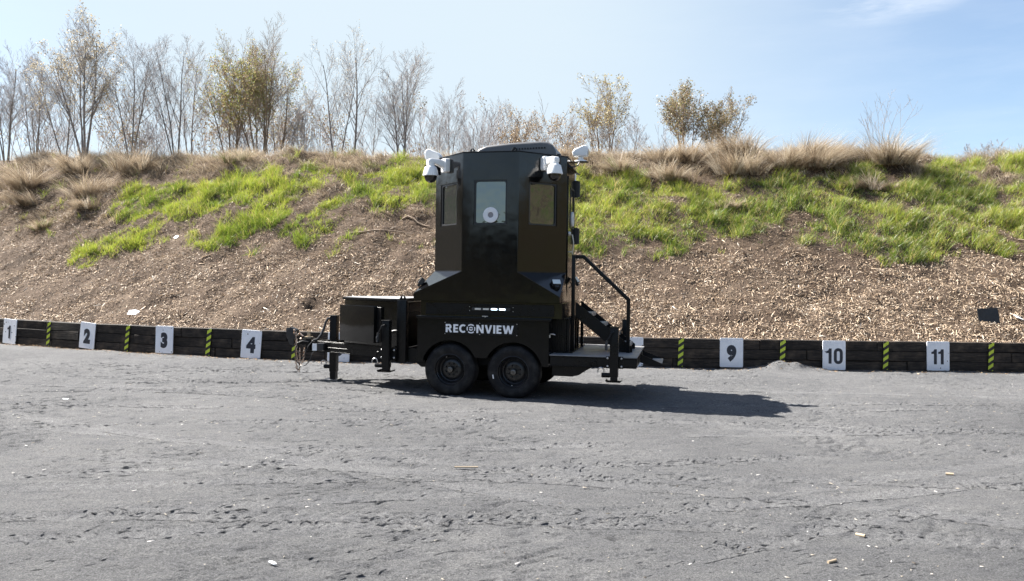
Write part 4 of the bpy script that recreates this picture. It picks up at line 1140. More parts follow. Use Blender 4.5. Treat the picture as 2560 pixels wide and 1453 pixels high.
def chain(pts, name='safety_chain'):
    pts = [Vector(p) for p in pts]
    fine = []
    for i in range(len(pts) - 1):
        for k in range(12): fine.append(pts[i].lerp(pts[i + 1], k / 12))
    fine.append(pts[-1])
    for _ in range(6):
        fine = [fine[0]] + [(fine[i - 1] + fine[i] * 2 + fine[i + 1]) / 4 for i in range(1, len(fine) - 1)] + [fine[-1]]
    ds = [0]
    for i in range(1, len(fine)): ds.append(ds[-1] + (fine[i] - fine[i - 1]).length)
    m_ = MB(); s = 0.0; k = 0
    while s < ds[-1]:
        i = max(1, min(len(ds) - 1, next((q for q in range(len(ds)) if ds[q] >= s), len(ds) - 1)))
        p = fine[i]; d = (fine[i] - fine[i - 1]).normalized()
        u = d.cross(Vector((0, 1, 0)) if k % 2 else Vector((0.7, 0.7, 0.1))).normalized()
        m_.tube([p + d * 0.030 * math.cos(t) + u * 0.017 * math.sin(t) for t in np.linspace(0, 2 * math.pi, 10, endpoint=False)], 0.0058, 5, True)
        s += 0.040; k += 1
    return m_.build(name, M['rusty'], T)
chain([(-3.57, YC - .06, 0.82), (-3.575, YC - .06, 0.50), (-3.55, YC - .06, 0.20), (-3.50, YC - .07, 0.15), (-3.47, YC - .09, 0.25), (-3.475, YC - .10, 0.52)])
chain([(-3.50, YC - .16, 0.70), (-3.51, YC - .16, 0.45), (-3.47, YC - .16, 0.30), (-3.42, YC - .15, 0.27), (-3.38, YC - .14, 0.36), (-3.375, YC - .13, 0.53)])
MB().tube([(-3.30, YC - .13, 0.665), (-3.40, YC - .16, 0.68), (-3.48, YC - .18, 0.65), (-3.52, YC - .18, 0.5), (-3.50, YC - .18, 0.34), (-3.42, YC - .18, 0.26), (-3.32, YC - .2, 0.265), (-3.24, YC - .2, 0.34), (-3.20, YC - .2, 0.46), (-3.12, YC - .16, 0.585)], 0.008, 6).build('breakaway_cable', BP, T)
MB().tube([(-2.945, YC, 1.075), (-3.0, YC - .02, 1.07), (-3.03, YC - .04, 1.0), (-3.05, YC - .06, 0.90), (-3.08, YC - .10, 0.79), (-3.13, YC - .13, 0.715), (-3.20, YC - .15, 0.695)], 0.021, 8).build('jack_hose', BP, T)
MB().tube([(-3.20, YC - .15, 0.695), (-3.28, YC - .17, 0.60), (-3.31, YC - .19, 0.52), (-3.36, YC - .19, 0.40)], 0.007, 6).build('jack_cord', BP, T)
# breakaway battery box with its white label, on the near beam
bb = MB().box(-3.05, -2.93, 0.745, 0.86, 0.535, 0.66).build('battery_box', BP, T, bevel=0.006)
MB().box(-3.134, -3.052, 0.75, 0.755, 0.535, 0.655).build('label_plate', M['label_white'], bb)
# lashing ring on the near beam
MB().box(-1.78, -1.70, 0.255, 0.275, 0.56, 0.63).tube([(-1.74 + 0.04 * math.cos(t), 0.25, 0.56 + 0.05 * math.sin(t)) for t in np.linspace(0, 2 * math.pi, 14, endpoint=False)], 0.009, 6, True).build('lashing_ring', BS, T)

# --- wedge-nosed generator cabinet over the drawbar
fp = [(-2.55, 0.735), (-1.52, 0.215), (-1.235, 0.215), (-1.235, YB - 0.215), (-1.52, YB - 0.215), (-2.55, YB - 0.735)]
gb = MB().prism_z(fp, 0.692, 1.410).build('generator_cabinet', BG, T, bevel=0.005, seg=1)
lp = [(-2.585, 0.715), (-1.525, 0.180), (-1.40, 0.180), (-1.40, YB - 0.18), (-1.525, YB - 0.18), (-2.585, YB - 0.715)]
MB().prism_z(lp, 1.412, 1.452).build('lid', BS, gb, bevel=0.006)
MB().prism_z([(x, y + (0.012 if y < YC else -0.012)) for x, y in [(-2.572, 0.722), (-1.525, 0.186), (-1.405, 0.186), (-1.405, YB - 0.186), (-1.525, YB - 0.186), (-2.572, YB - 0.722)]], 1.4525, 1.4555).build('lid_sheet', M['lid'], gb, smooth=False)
a3 = Vector((-2.55, 0.735, 0)); b3 = Vector((-1.52, 0.215, 0)); e = (b3 - a3).normalized(); nn = Vector((e.y, -e.x, 0))
P = lambda x, z, d: a3 + e * x + Vector((0, 0, z)) + nn * d
def plate(x0, x1, z0, z1, d0_, d1_):
    return MB().add([P(x0, z0, d0_), P(x1, z0, d0_), P(x1, z0, d1_), P(x0, z0, d1_), P(x0, z1, d0_), P(x1, z1, d0_), P(x1, z1, d1_), P(x0, z1, d1_)],
                    [(0, 3, 2, 1), (4, 5, 6, 7), (0, 1, 5, 4), (1, 2, 6, 5), (2, 3, 7, 6), (3, 0, 4, 7)])
plate(0.005, 0.86, 0.74, 1.325, 0.002, 0.105).build('access_door', BG, gb, bevel=0.006)
plate(0.862, 0.96, 0.76, 1.31, 0.002, 0.045).build('door_stop', BS, gb, bevel=0.003, seg=1)
MB().box(-1.60, -1.52, 0.195, 0.2135, 1.05, 1.075).build('lid_latch', M['zinc'], gb)
MB().box(-1.385, -1.236, 0.10, 0.2135, 0.46, 1.44).build('corner_post', BS, T, bevel=0.005)
eye(-1.31, 0.16, 1.44, 0.135, 0.075)
MB().tube([(-1.52, 0.19, 0.93), (-1.44, 0.16, 0.955), (-1.39, 0.16, 0.955)], 0.018, 8).build('hydraulic_hose', BP, T)

# --- small flood lights on the broached foot
def flood(x, y, z, yaw, pitch):
    b = MB().box(-.068, .068, -.035, .035, -.055, .055)
    for k in range(6): b.box(-.06, .06, .0352, .055, -.05 + k * .018, -.042 + k * .018)
    o = b.build('flood_light', BP, T, bevel=0.006, seg=1, loc=(x, y, z + 0.075), rot=(pitch, 0, yaw))
    MB().prism_y(rrect(.118, .092, .008, 2), -.0385, -.0355).build('flood_lens', M['flood_lens'], o)
    MB().box(-.03, .03, -.02, .02, -.095, -.0555).tube([(0, .056, 0), (0.04, .10, -.03), (0.09, .10, -.07), (0.10, .08, -.10)], 0.008, 6).build('flood_bracket', BP, o)
    return o
flood(-1.03, 0.22, 1.66, R(-72), R(-35))
flood(1.10, 0.20, 1.66, R(22), R(-48))
flood(1.26, 1.15, 1.71, R(80), R(-30))

# ------------------------------------------------------------------ plants: blades, chips, trees
def in_poly(px, py, poly):
    ins = np.zeros(len(px), bool); n = len(poly)
    for i in range(n):
        (x1, y1), (x2, y2) = poly[i], poly[(i + 1) % n]
        c = ((y1 > py) != (y2 > py)) & (px < (x2 - x1) * (py - y1) / (y2 - y1 + 1e-12) + x1)
        ins ^= c
    return ins
GREEN_AREAS = [
  [(-12.68, 24.32), (-12.91, 25.06), (-12.69, 25.27), (-12.44, 25.92), (-11.72, 25.28), (-11.19, 25.66), (-10.36, 24.79), (-9.75, 24.87), (-9.18, 25.06), (-8.29, 22.68), (-8.63, 22.6), (-9.29, 22.97), (-9.59, 22.62), (-10.14, 22.95), (-10.77, 23.67), (-11.29, 23.41), (-12.31, 24.52)],
  [(-12.09, 24.01), (-11.62, 23.93), (-11.25, 23.18), (-11.81, 23.54)],
  [(-11.92, 22.47), (-11.92, 22.82), (-11.67, 23.27), (-11.0, 22.89), (-10.72, 23.17), (-10.14, 22.95), (-10.12, 22.67), (-10.0, 22.16), (-10.41, 22.2), (-10.3, 21.9), (-10.94, 22.11), (-11.3, 22.05)],
  [(-12.38, 21.88), (-12.84, 22.94), (-12.39, 22.8), (-11.8, 22.59), (-11.34, 22.06), (-11.58, 21.7), (-11.97, 21.66)],
  [(-9.05, 21.38), (-9.15, 21.94), (-9.07, 22.26), (-8.42, 21.35), (-8.05, 21.13), (-7.94, 20.75), (-8.5, 21.05)],
  [(-9.82, 24.43), (-9.52, 24.94), (-9.15, 25.2), (-8.68, 25.07), (-8.19, 24.74), (-7.69, 24.75), (-7.26, 24.15), (-6.98, 24.04), (-6.17, 24.7), (-5.62, 23.8), (-5.52, 23.53), (-5.67, 23.36), (-5.73, 22.96), (-6.45, 23.32), (-6.39, 22.56), (-7.04, 22.69), (-7.32, 22.5), (-7.62, 22.6), (-8.3, 22.89), (-8.92, 22.81), (-9.22, 22.98)],
  [(-5.24, 23.54), (-4.66, 23.44), (-4.27, 24.1), (-4.3, 24.29), (-3.88, 24.47), (-3.68, 24.76), (-2.64, 24.52), (-2.25, 22.72), (-2.11, 21.48), (-2.29, 21.43), (-2.43, 21.43), (-2.51, 21.75), (-2.97, 21.63), (-3.6, 21.46), (-3.87, 21.56), (-3.92, 22.02), (-4.2, 22.08), (-4.53, 21.92), (-4.62, 21.64), (-4.93, 21.55), (-5.32, 21.97), (-5.37, 22.45), (-4.74, 22.53)],
  [(-7.9, 22.33), (-7.5, 22.48), (-6.91, 22.53), (-6.16, 22.18), (-6.15, 21.99), (-6.45, 21.76), (-6.58, 21.24), (-6.88, 21.41), (-7.29, 21.86)],
  [(-8.33, 21.6), (-8.22, 22.16), (-7.81, 22.17), (-7.1, 21.53), (-7.32, 21.21), (-7.47, 21.04), (-7.89, 21.02)],
  [(-6.31, 21.07), (-6.24, 21.32), (-5.91, 21.66), (-5.49, 21.76), (-5.65, 22.09), (-5.34, 22.03), (-5.12, 21.45), (-4.71, 21.23), (-4.62, 20.83), (-4.94, 20.73), (-5.11, 20.55), (-5.32, 20.32), (-5.67, 20.23), (-5.74, 20.58), (-5.99, 20.94)],
  [(-4.7, 19.73), (-4.74, 20.19), (-4.54, 20.51), (-4.06, 20.85), (-4.05, 20.65), (-4.52, 20.25), (-4.47, 19.75)],
  [(-7.07, 20.23), (-7.09, 20.57), (-6.9, 20.62), (-6.79, 20.21)],
  [(-4.65, 21.3), (-4.48, 21.51), (-4.43, 21.27)],
  [(-4.83, 24.26), (-4.53, 24.42), (-4.26, 24.28), (-4.4, 24.16)],
  [(1.15, 23.31), (1.87, 23.5), (2.48, 24.03), (3.31, 23.56), (3.87, 23.54), (3.99, 23.07), (3.9, 22.74), (4.43, 22.52), (4.8, 22.83), (5.31, 22.85), (5.75, 22.44), (7.42, 22.91), (8.46, 23.04), (7.79, 21.18), (6.74, 20.76), (6.45, 20.38), (5.74, 20.33), (5.12, 20.62), (4.9, 20.39), (4.66, 19.96), (4.2, 19.54), (3.49, 19.41), (3.9, 20.06), (3.32, 20.06), (2.99, 19.62), (2.66, 19.62), (2.63, 19.92), (2.36, 19.93), (2.15, 19.51), (1.6, 19.65), (1.0, 19.73)],
  [(8.69, 23.53), (8.71, 22.81), (9.93, 22.94), (10.38, 23.88), (10.94, 24.21), (11.27, 23.81), (11.03, 23.11), (11.62, 22.99), (12.41, 23.34), (13.26, 24.71), (15.23, 25.38), (14.47, 24.1), (13.7, 23.14), (14.16, 23.17), (13.98, 22.6), (14.5, 21.82), (13.36, 20.08), (12.54, 19.89), (12.27, 20.15), (11.62, 20.25), (11.05, 20.06), (10.62, 19.66), (9.36, 19.28), (8.97, 19.46), (8.5, 19.65), (8.45, 19.87), (7.4, 19.95)],
  [(15.32, 24.86), (16.5, 24.86), (15.73, 23.68), (15.15, 24.1)],
  [(14.65, 23.16), (15.21, 23.25), (14.35, 21.92), (14.27, 22.43)],
  ]
BARE_SPOTS = [
  [(10.06, 22.49), (10.4, 21.85), (10.21, 21.79), (9.91, 22.07)],
  [(10.75, 21.87), (11.53, 21.8), (11.35, 21.46), (10.68, 21.47)],
  [(8.88, 21.45), (9.29, 21.35), (9.16, 21.03), (8.89, 21.11)],
  [(7.4, 21.31), (8.35, 21.15), (8.19, 20.83), (7.17, 20.63)],
  [(13.02, 21.28), (13.56, 20.6), (13.2, 20.05), (12.85, 20.63)],
  [(3.92, 22.0), (4.86, 21.84), (4.69, 21.38), (4.01, 21.62)],
  [(5.78, 22.26), (6.74, 22.18), (6.56, 21.57), (5.97, 21.85)],
  [(2.83, 21.88), (3.13, 21.63), (3.03, 21.16)],
  ]

def blades(name, mat_, root, dirv, length, width, droop, col, seg=3, parent=None, link=True, tipcol=None, dz=-1.0):
    n = len(root)
    ph = RNG.uniform(0, 2 * np.pi, n)
    side = np.stack([np.cos(ph), np.sin(ph), np.zeros(n)], 1)
    ts = np.linspace(0, 1, seg + 1)
    hz = dirv.copy(); hz[:, 2] = 0
    hn = np.linalg.norm(hz, axis=1, keepdims=True); hz = np.where(hn > 1e-4, hz / np.maximum(hn, 1e-4), side)
    V = np.zeros((n, seg * 2 + 1, 3), np.float32); C = np.zeros((n, seg * 2 + 1, 3), np.float32)
    for k, t in enumerate(ts):
        p = root + dirv * (length * t)[:, None]
        p = p + hz * (droop * length * t * t * 0.55)[:, None]
        p[:, 2] += dz * droop * length * t * t * 0.62
        w = (width * (1 - 0.75 * t))[:, None] * 0.5
        cc = col if tipcol is None else col * (1 - t) + tipcol * t
        if k < seg:
            V[:, 2 * k] = p - side * w; V[:, 2 * k + 1] = p + side * w
            C[:, 2 * k] = cc; C[:, 2 * k + 1] = cc
        else:
            V[:, 2 * seg] = p; C[:, 2 * seg] = cc
    b = (np.arange(n) * (seg * 2 + 1))[:, None]
    q = np.concatenate([b + np.array([2 * k, 2 * k + 1, 2 * k + 3, 2 * k + 2]) for k in range(seg - 1)], 0) if seg > 1 else None
    t_ = b + np.array([2 * seg - 2, 2 * seg - 1, 2 * seg])
    me = mesh_arrays(name, V.reshape(-1, 3), q, t_, smooth=False, col=C.reshape(-1, 3))
    if not link:
        me.materials.append(mat_); return me
    return obj(name, me, mat_, parent)

def rand_dirs(n, spread, lean=(0, 0, 0)):
    d = np.stack([RNG.normal(0, spread, n) + lean[0], RNG.normal(0, spread, n) + lean[1], np.ones(n) + lean[2]], 1)
    return d / np.linalg.norm(d, axis=1, keepdims=True)
def vary(base, n, v=0.2, h=0.06):
    b = np.array(base)[None, :] * RNG.uniform(1 - v, 1 + v, (n, 1))
    return np.clip(b * (1 + RNG.normal(0, h, (n, 3))), 0.004, 0.95)

# where each kind of cover lies on the bank
def green_mask(x, y):
    g = np.zeros(len(x), bool)
    jx = x + 0.27 * (fbm(x * 2.4, y * 2.4, 71, 3) - 0.5) * 2; jy = y + 0.27 * (fbm(x * 2.4, y * 2.4, 73, 3) - 0.5) * 2
    for p in GREEN_AREAS: g |= in_poly(jx, jy, p)
    for p in BARE_SPOTS: g &= ~in_poly(jx, jy, p)
    g &= ~((x > 12) & (y - wall_y(x) > 8.6))
    return g
GT = np.concatenate([[-18], np.linspace(-16.3, 13, 15), [18]])
def mulch_top(x):
    xs = [-20, -16.27, -13.43, -10.79, -8.95, -7.1, -4.9, -3.38, -2.28, 1.68, 4.2, 5.3, 7.23, 9.1, 11.56, 12.96, 20]
    ys_ = [25.6, 24.75, 23.15, 21.45, 20.99, 20.32, 19.87, 19.87, 20.03, 19.47, 19.56, 19.92, 19.63, 19.31, 20.15, 19.92, 20.2]
    return np.interp(x, xs, ys_)
def scatter(n, t0, t1, x0=-19.5, x1=18.5):
    x = RNG.uniform(x0, x1, n); y = wall_y(x) + RNG.uniform(t0, t1, n)
    vis = np.abs(x) < y * 0.66 + 1.2
    return x[vis], y[vis]

# --- wood-chip mulch: flat slivers lying every way
x, y = scatter(168000, 0.12, 6.5)
mt = mulch_top(x)
dens = np.where(y < mt, 1.0, 0.28) * (0.40 + 0.9 * sstep(0.33, 0.60, fbm(x * 1.1, y * 1.1, 81, 4))) * np.where(y < mt, 0.52 + 0.48 * sstep(-9, -3, x + 1.5 * (y - wall_y(x) < 0.9) * 4), 1.0)
keep = (RNG.random(len(x)) < dens) & ~green_mask(x, y)
x, y = x[keep], y[keep]
n = len(x); z = berm_z(x, y)
L = RNG.gamma(2.6, 0.018, n) + 0.014; W = RNG.uniform(0.006, 0.015, n) * (0.7 + L * 4)
big = RNG.random(n) < 0.02; L = np.where(big, RNG.uniform(0.10, 0.24, n), L); W = np.where(big, RNG.uniform(0.012, 0.030, n), W)
# lie along the slope with scatter
slope = np.array([0, 0.86, 0.50]); across = np.array([1.0, 0, 0]); up = np.array([0, -0.5, 0.86])
a = RNG.uniform(0, 2 * np.pi, n)
d = across * np.cos(a)[:, None] + slope * np.sin(a)[:, None] + up * RNG.normal(0.10, 0.42, n)[:, None]
d /= np.linalg.norm(d, axis=1, keepdims=True)
nrm = np.cross(d, RNG.normal(0, 1, (n, 3)) * 0.7 + np.cross(up, d)); nrm /= np.linalg.norm(nrm, axis=1, keepdims=True)
s_ = nrm
c0 = np.stack([x, y, z + 0.010 + RNG.random(n) * 0.012], 1)
hN = np.cross(d, s_); hN = np.where(hN[:, 2:3] < 0, -hN, hN)
P0, P1 = c0 - d * (L / 2)[:, None], c0 + d * (L / 2)[:, None]
sw = s_ * (W / 2)[:, None]; th = hN * (0.0035 + W * 0.22)[:, None]
V = np.stack([P0 - sw, P0 + sw, P1 + sw * 0.7, P1 - sw * 0.7, P0 + th, P1 + th], 1)
pal = np.array([(0.50, 0.38, 0.265), (0.40, 0.295, 0.198), (0.27, 0.19, 0.125), (0.62, 0.50, 0.37), (0.72, 0.64, 0.53), (0.15, 0.102, 0.066)])
pi = RNG.choice(6, n, p=[.30, .24, .15, .16, .05, .10])
colr = pal[pi] * RNG.uniform(0.75, 1.2, (n, 1))
b = (np.arange(n) * 6)[:, None]
quads = np.concatenate([b + np.array([0, 4, 5, 3]), b + np.array([4, 1, 2, 5])], 0)
tris = np.concatenate([b + np.array([0, 1, 4]), b + np.array([2, 3, 5])], 0)
tag(obj('wood_chip_mulch', mesh_arrays('wood_chip_mulch', V.reshape(-1, 3), quads, tris, col=np.repeat(colr, 6, 0)), M['chip']), kind='stuff')

# --- flattened straw and dead stems over the upper bank
x, y = scatter(105000, 2.2, 10.2)
g = green_mask(x, y)
mt = mulch_top(x)
k = (y > mt - 0.4 + 0.8 * fbm(x, y, 83, 2)) & (~g | (RNG.random(len(x)) < 0.12)) & (RNG.random(len(x)) < 0.45 + 0.75 * fbm(x * 1.3, y * 1.3, 85, 3))
x, y = x[k], y[k]; n = len(x)
root = np.stack([x, y, berm_z(x, y) - 0.005], 1)
a = RNG.uniform(0, 2 * np.pi, n)
dv = np.stack([np.cos(a), np.sin(a) * 0.8 - 0.25, RNG.uniform(0.25, 0.95, n)], 1); dv /= np.linalg.norm(dv, axis=1, keepdims=True)
pal = np.array([(0.36, 0.27, 0.185), (0.27, 0.195, 0.13), (0.46, 0.37, 0.27), (0.19, 0.135, 0.09), (0.50, 0.46, 0.40)])
colr = pal[RNG.choice(5, n, p=[.34, .28, .16, .15, .07])] * RNG.uniform(0.8, 1.2, (n, 1))
tag(blades('dead_straw', M['dry'], root, dv, RNG.uniform(0.12, 0.36, n), RNG.uniform(0.007, 0.014, n), RNG.uniform(0.5, 1.1, n), colr, 2), kind='stuff')

# --- rank green grass in tufts
x, y = scatter(40000, 2.5, 10.0)
k = green_mask(x, y) | ((RNG.random(len(x)) < 0.05) & (fbm(x * 1.7, y * 1.7, 87, 2) > 0.62) & (y - wall_y(x) > 3.6))
x, y = x[k], y[k]
tone = fbm(x * 0.9, y * 0.9, 91, 3); dn = fbm(x * 2.0, y * 2.0, 93, 3)
right = x > 1
keep = RNG.random(len(x)) < np.where(dn > 0.40, 1.0, np.where(right, 0.80, 0.65))
x, y, tone, dn, right = x[keep], y[keep], tone[keep], dn[keep], right[keep]
per = 13
X_ = np.repeat(x, per) + RNG.normal(0, 0.055, len(x) * per); Y_ = np.repeat(y, per) + RNG.normal(0, 0.055, len(x) * per)
tn = np.repeat(tone, per); dnn = np.repeat(dn, per); rt = np.repeat(right, per)
n = len(X_)
root = np.stack([X_, Y_, berm_z(X_, Y_) - 0.01], 1)
dv = rand_dirs(n, 0.30, (0.05, -0.18, 0))
hgt = RNG.uniform(0.12, 0.26, n) * (0.55 + 0.9 * sstep(0.35, 0.62, dnn)) * np.repeat(0.55 + 0.95 * sstep(0.38, 0.62, fbm(x * 4.2, y * 4.2, 94, 2)), per)
fresh = vary((0.272, 0.345, 0.080), n, 0.28); deep = vary((0.150, 0.225, 0.046), n, 0.28); straw = vary((0.52, 0.46, 0.28), n, 0.2)
mixf = sstep(0.40, 0.62, tn)[:, None]
colr = fresh * (1 - mixf) + deep * mixf
isdry = RNG.random(n) < np.where(rt, 0.20, 0.09)
colr = np.where(isdry[:, None], straw, colr)
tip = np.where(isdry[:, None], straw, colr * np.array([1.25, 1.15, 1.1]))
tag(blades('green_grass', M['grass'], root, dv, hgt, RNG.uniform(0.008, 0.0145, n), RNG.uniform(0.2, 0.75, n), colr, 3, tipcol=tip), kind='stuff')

# --- dry bunch grass: a sward of arching blades along the crest ...
STRAW = np.array([(0.58, 0.475, 0.345), (0.41, 0.32, 0.225), (0.72, 0.63, 0.50), (0.20, 0.15, 0.10)])
def sward(x, y, per, spread, lmin, lmax, w=(0.007, 0.016), seg=3, droop=(0.6, 1.3), lean=(0.06, -0.25, 0)):
    m_ = len(x); N = m_ * per
    rep = lambda a: np.repeat(a, per, 0)
    X_ = rep(x) + RNG.normal(0, spread, N); Y_ = rep(y) + RNG.normal(0, spread, N)
    root = np.stack([X_, Y_, berm_z(X_, Y_) - 0.02], 1)
    wind = 2 * np.pi * fbm(x * 0.5, y * 0.5, 77, 2)
    tl = np.stack([np.cos(wind) * 0.45 + RNG.normal(0, 0.35, m_), np.sin(wind) * 0.25 - 0.2 + RNG.normal(0, 0.3, m_), np.zeros(m_)], 1)
    dv = rep(tl) + np.stack([RNG.normal(0, 0.22, N), RNG.normal(0, 0.22, N), np.ones(N) * 0.9], 1)
    dv /= np.linalg.norm(dv, axis=1, keepdims=True)
    tc = STRAW[RNG.choice(4, m_, p=[.38, .28, .18, .16])]
    c = rep(tc) * 0.6 + 0.4 * STRAW[RNG.choice(4, N, p=[.38, .28, .18, .16])]
    c = c * RNG.uniform(0.75, 1.2, (N, 1))
    lf = rep(RNG.uniform(lmin, lmax, m_)) * RNG.uniform(0.6, 1.2, N)
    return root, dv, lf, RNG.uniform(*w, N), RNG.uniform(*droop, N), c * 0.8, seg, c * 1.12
parts = []
x, y = scatter(4600, 7.4, 10.3)
k = (fbm(x * 0.8, y * 0.8, 95, 3) > 0.36) & ((x < 12.5) | (y - wall_y(x) > 8.5))
x, y = x[k], y[k]
r_ = sward(x, y, 13, 0.09, 0.22, 0.70, droop=(0.4, 1.0))
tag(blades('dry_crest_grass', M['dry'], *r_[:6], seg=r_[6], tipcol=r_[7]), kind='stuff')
x, y = scatter(3000, 4.6, 8.8)
k = ~green_mask(x, y) & (((x < -1) & (y - wall_y(x) > 5.2 - 0.6 * (x < -11)) & (fbm(x * 0.9, y * 0.9, 97, 3) > 0.43)) | ((x > 2) & (y - wall_y(x) > 6.4) & (fbm(x * 0.8, y * 0.8, 99, 3) > 0.45)))
x, y = x[k], y[k]
r_ = sward(x, y, 22, 0.08, 0.20, 0.46, droop=(0.5, 1.1))
tag(blades('dry_slope_grass', M['dry'], *r_[:6], seg=r_[6], tipcol=r_[7]), kind='stuff')

# --- ... and the tussocks that stand out of it, one by one
def tussock_mesh(rad, hgt_, n, greenish=0.0, seed=0):
    """a mop of hair-like locks from a few crowded crowns, all slumping outwards and downhill"""
    nl = max(26, int(n / 15)); n = nl * 17
    cr = np.concatenate([[[0, 0]], RNG.normal(0, rad * 0.42, (5, 2)) * [1.25, 0.8]])
    ci = RNG.integers(0, len(cr), nl); base = cr[ci]
    a = RNG.uniform(0, 2 * np.pi, nl); q = np.sqrt(RNG.random(nl)) * rad * 0.42
    lr = base + np.stack([np.cos(a) * q, np.sin(a) * q], 1)
    out = RNG.uniform(0.10, 0.95, nl)
    tw = RNG.normal(0, 0.35, 2)
    ld = np.stack([np.cos(a) * out + tw[0] * 0.5, np.sin(a) * out - 0.18 + tw[1] * 0.2, np.ones(nl)], 1)
    ll = hgt_ * RNG.uniform(0.7, 1.55, nl) * (1.15 - 0.25 * np.linalg.norm(base, axis=1) / rad)
    lc = STRAW[RNG.choice(4, nl, p=[.38, .27, .19, .16])]
    if greenish: lc = np.where((RNG.random(nl) < greenish)[:, None], vary((0.20, 0.25, 0.06), nl), lc)
    ldr = RNG.uniform(0.30, 0.85, nl)
    k = np.repeat(np.arange(nl), 17)
    root = np.concatenate([lr[k] + RNG.normal(0, 0.03, (n, 2)), np.full((n, 1), -0.03)], 1)
    dv = ld[k] + RNG.normal(0, 0.13, (n, 3)); dv /= np.linalg.norm(dv, axis=1, keepdims=True)
    c = lc[k] * RNG.uniform(0.7, 1.25, (n, 1))
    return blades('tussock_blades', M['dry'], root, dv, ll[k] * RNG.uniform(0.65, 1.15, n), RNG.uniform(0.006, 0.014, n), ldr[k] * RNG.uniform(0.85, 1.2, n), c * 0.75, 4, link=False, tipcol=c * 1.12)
TUS = [
 (-14.3, 26.1, 0.62, 0.62, 0.03, 'big dry mop-headed tussock standing alone on the upper left bank'),
 (-17.1, 27.5, 0.72, 0.70, 0.0, 'broad dark-bottomed dry tussock on the crest at the left frame edge'),
 (-13.1, 27.2, 0.66, 0.66, 0.06, 'dry tussock with a greenish flank on the crest below the slender bare trees'),
 (-9.1, 26.0, 0.46, 0.42, 0.14, 'rounded tussock with a green heart on the crest under the bushy yellow-green tree'),
 (-15.0, 24.7, 0.40, 0.30, 0.10, 'low greenish-brown tussock partway down the left bank'),
 (-13.7, 25.0, 0.34, 0.28, 0.0, 'small dark tussock just below the big mop-headed one'),
 (-16.4, 26.4, 0.48, 0.38, 0.0, 'squat brown tussock halfway up the bank at the left frame edge'),
 (-15.7, 28.2, 0.60, 0.55, 0.0, 'shaggy dry tussock on the crest before the tall budding tree'),
 (4.75, 23.0, 0.60, 0.50, 0.0, 'straw-coloured tussock sprawling above the green grass behind the handrail'),
 (6.7, 23.3, 0.85, 0.70, 0.0, 'large pale tussock spilling down from the crest below the olive bush'),
 (8.15, 23.6, 0.75, 0.62, 0.0, 'pale feathery tussock right of the largest one on the crest'),
 (9.35, 23.9, 0.85, 0.72, 0.0, 'wide pale tussock on the crest under the leafless switch shrub'),
 (11.6, 24.0, 0.90, 0.74, 0.0, 'last big tussock on the crest before the green right-hand end'),
 (10.3, 22.5, 0.50, 0.40, 0.05, 'small pale tuft hanging down in the green grass below the last big tussock'),
 (3.2, 23.6, 0.55, 0.46, 0.05, 'dry tussock on the crest just right of the trailer tower'),
 (5.9, 21.6, 0.36, 0.28, 0.2, 'low straw tuft inside the green grass above the wood chips'),
 (5.2, 24.4, 0.80, 0.62, 0.0, 'dry tussock on the skyline at the foot of the olive bush'),
 (9.6, 24.6, 0.85, 0.60, 0.0, 'skyline tussock behind the wide pale one'),
 (7.2, 24.5, 0.85, 0.66, 0.0, 'skyline tussock between the olive bush and the switch shrub'),
]
for x_, y_, rad, h_, gr, lab in TUS:
    n_ = int(1150 * rad / 0.6)
    me = tussock_mesh(rad, h_ * (1.6 if x_ < 0 else 1.32), n_, gr)
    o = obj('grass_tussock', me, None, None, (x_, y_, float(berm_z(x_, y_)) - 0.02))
    tag(o, lab, 'grass tussock', 'dry grass tussocks on the bank')

# ------------------------------------------------------------------ trees
def seg_mesh(name, segs, mat_, parent, sides=3):
    if not segs: return None
    A = np.array([(*s[0], *s[1], s[2], s[3]) for s in segs], float)
    p0, p1, r0, r1 = A[:, 0:3], A[:, 3:6], A[:, 6], A[:, 7]
    d = p1 - p0; d /= np.maximum(np.linalg.norm(d, axis=1, keepdims=True), 1e-6)
    ref = np.where(np.abs(d[:, 2:3]) > 0.9, np.array([[1.0, 0, 0]]), np.array([[0, 0, 1.0]]))
    u = np.cross(d, ref); u /= np.linalg.norm(u, axis=1, keepdims=True); w = np.cross(d, u)
    n = len(A); V = np.zeros((n, 2 * sides, 3))
    for k in range(sides):
        t = 2 * np.pi * k / sides
        off = u * np.cos(t) + w * np.sin(t)
        V[:, k] = p0 + off * r0[:, None]; V[:, sides + k] = p1 + off * r1[:, None]
    b = (np.arange(n) * 2 * sides)[:, None]
    q = np.concatenate([b + np.array([k, (k + 1) % sides, sides + (k + 1) % sides, sides + k]) for k in range(sides)], 0)
    return obj(name, mesh_arrays(name, V.reshape(-1, 3), q, smooth=True), mat_, parent)

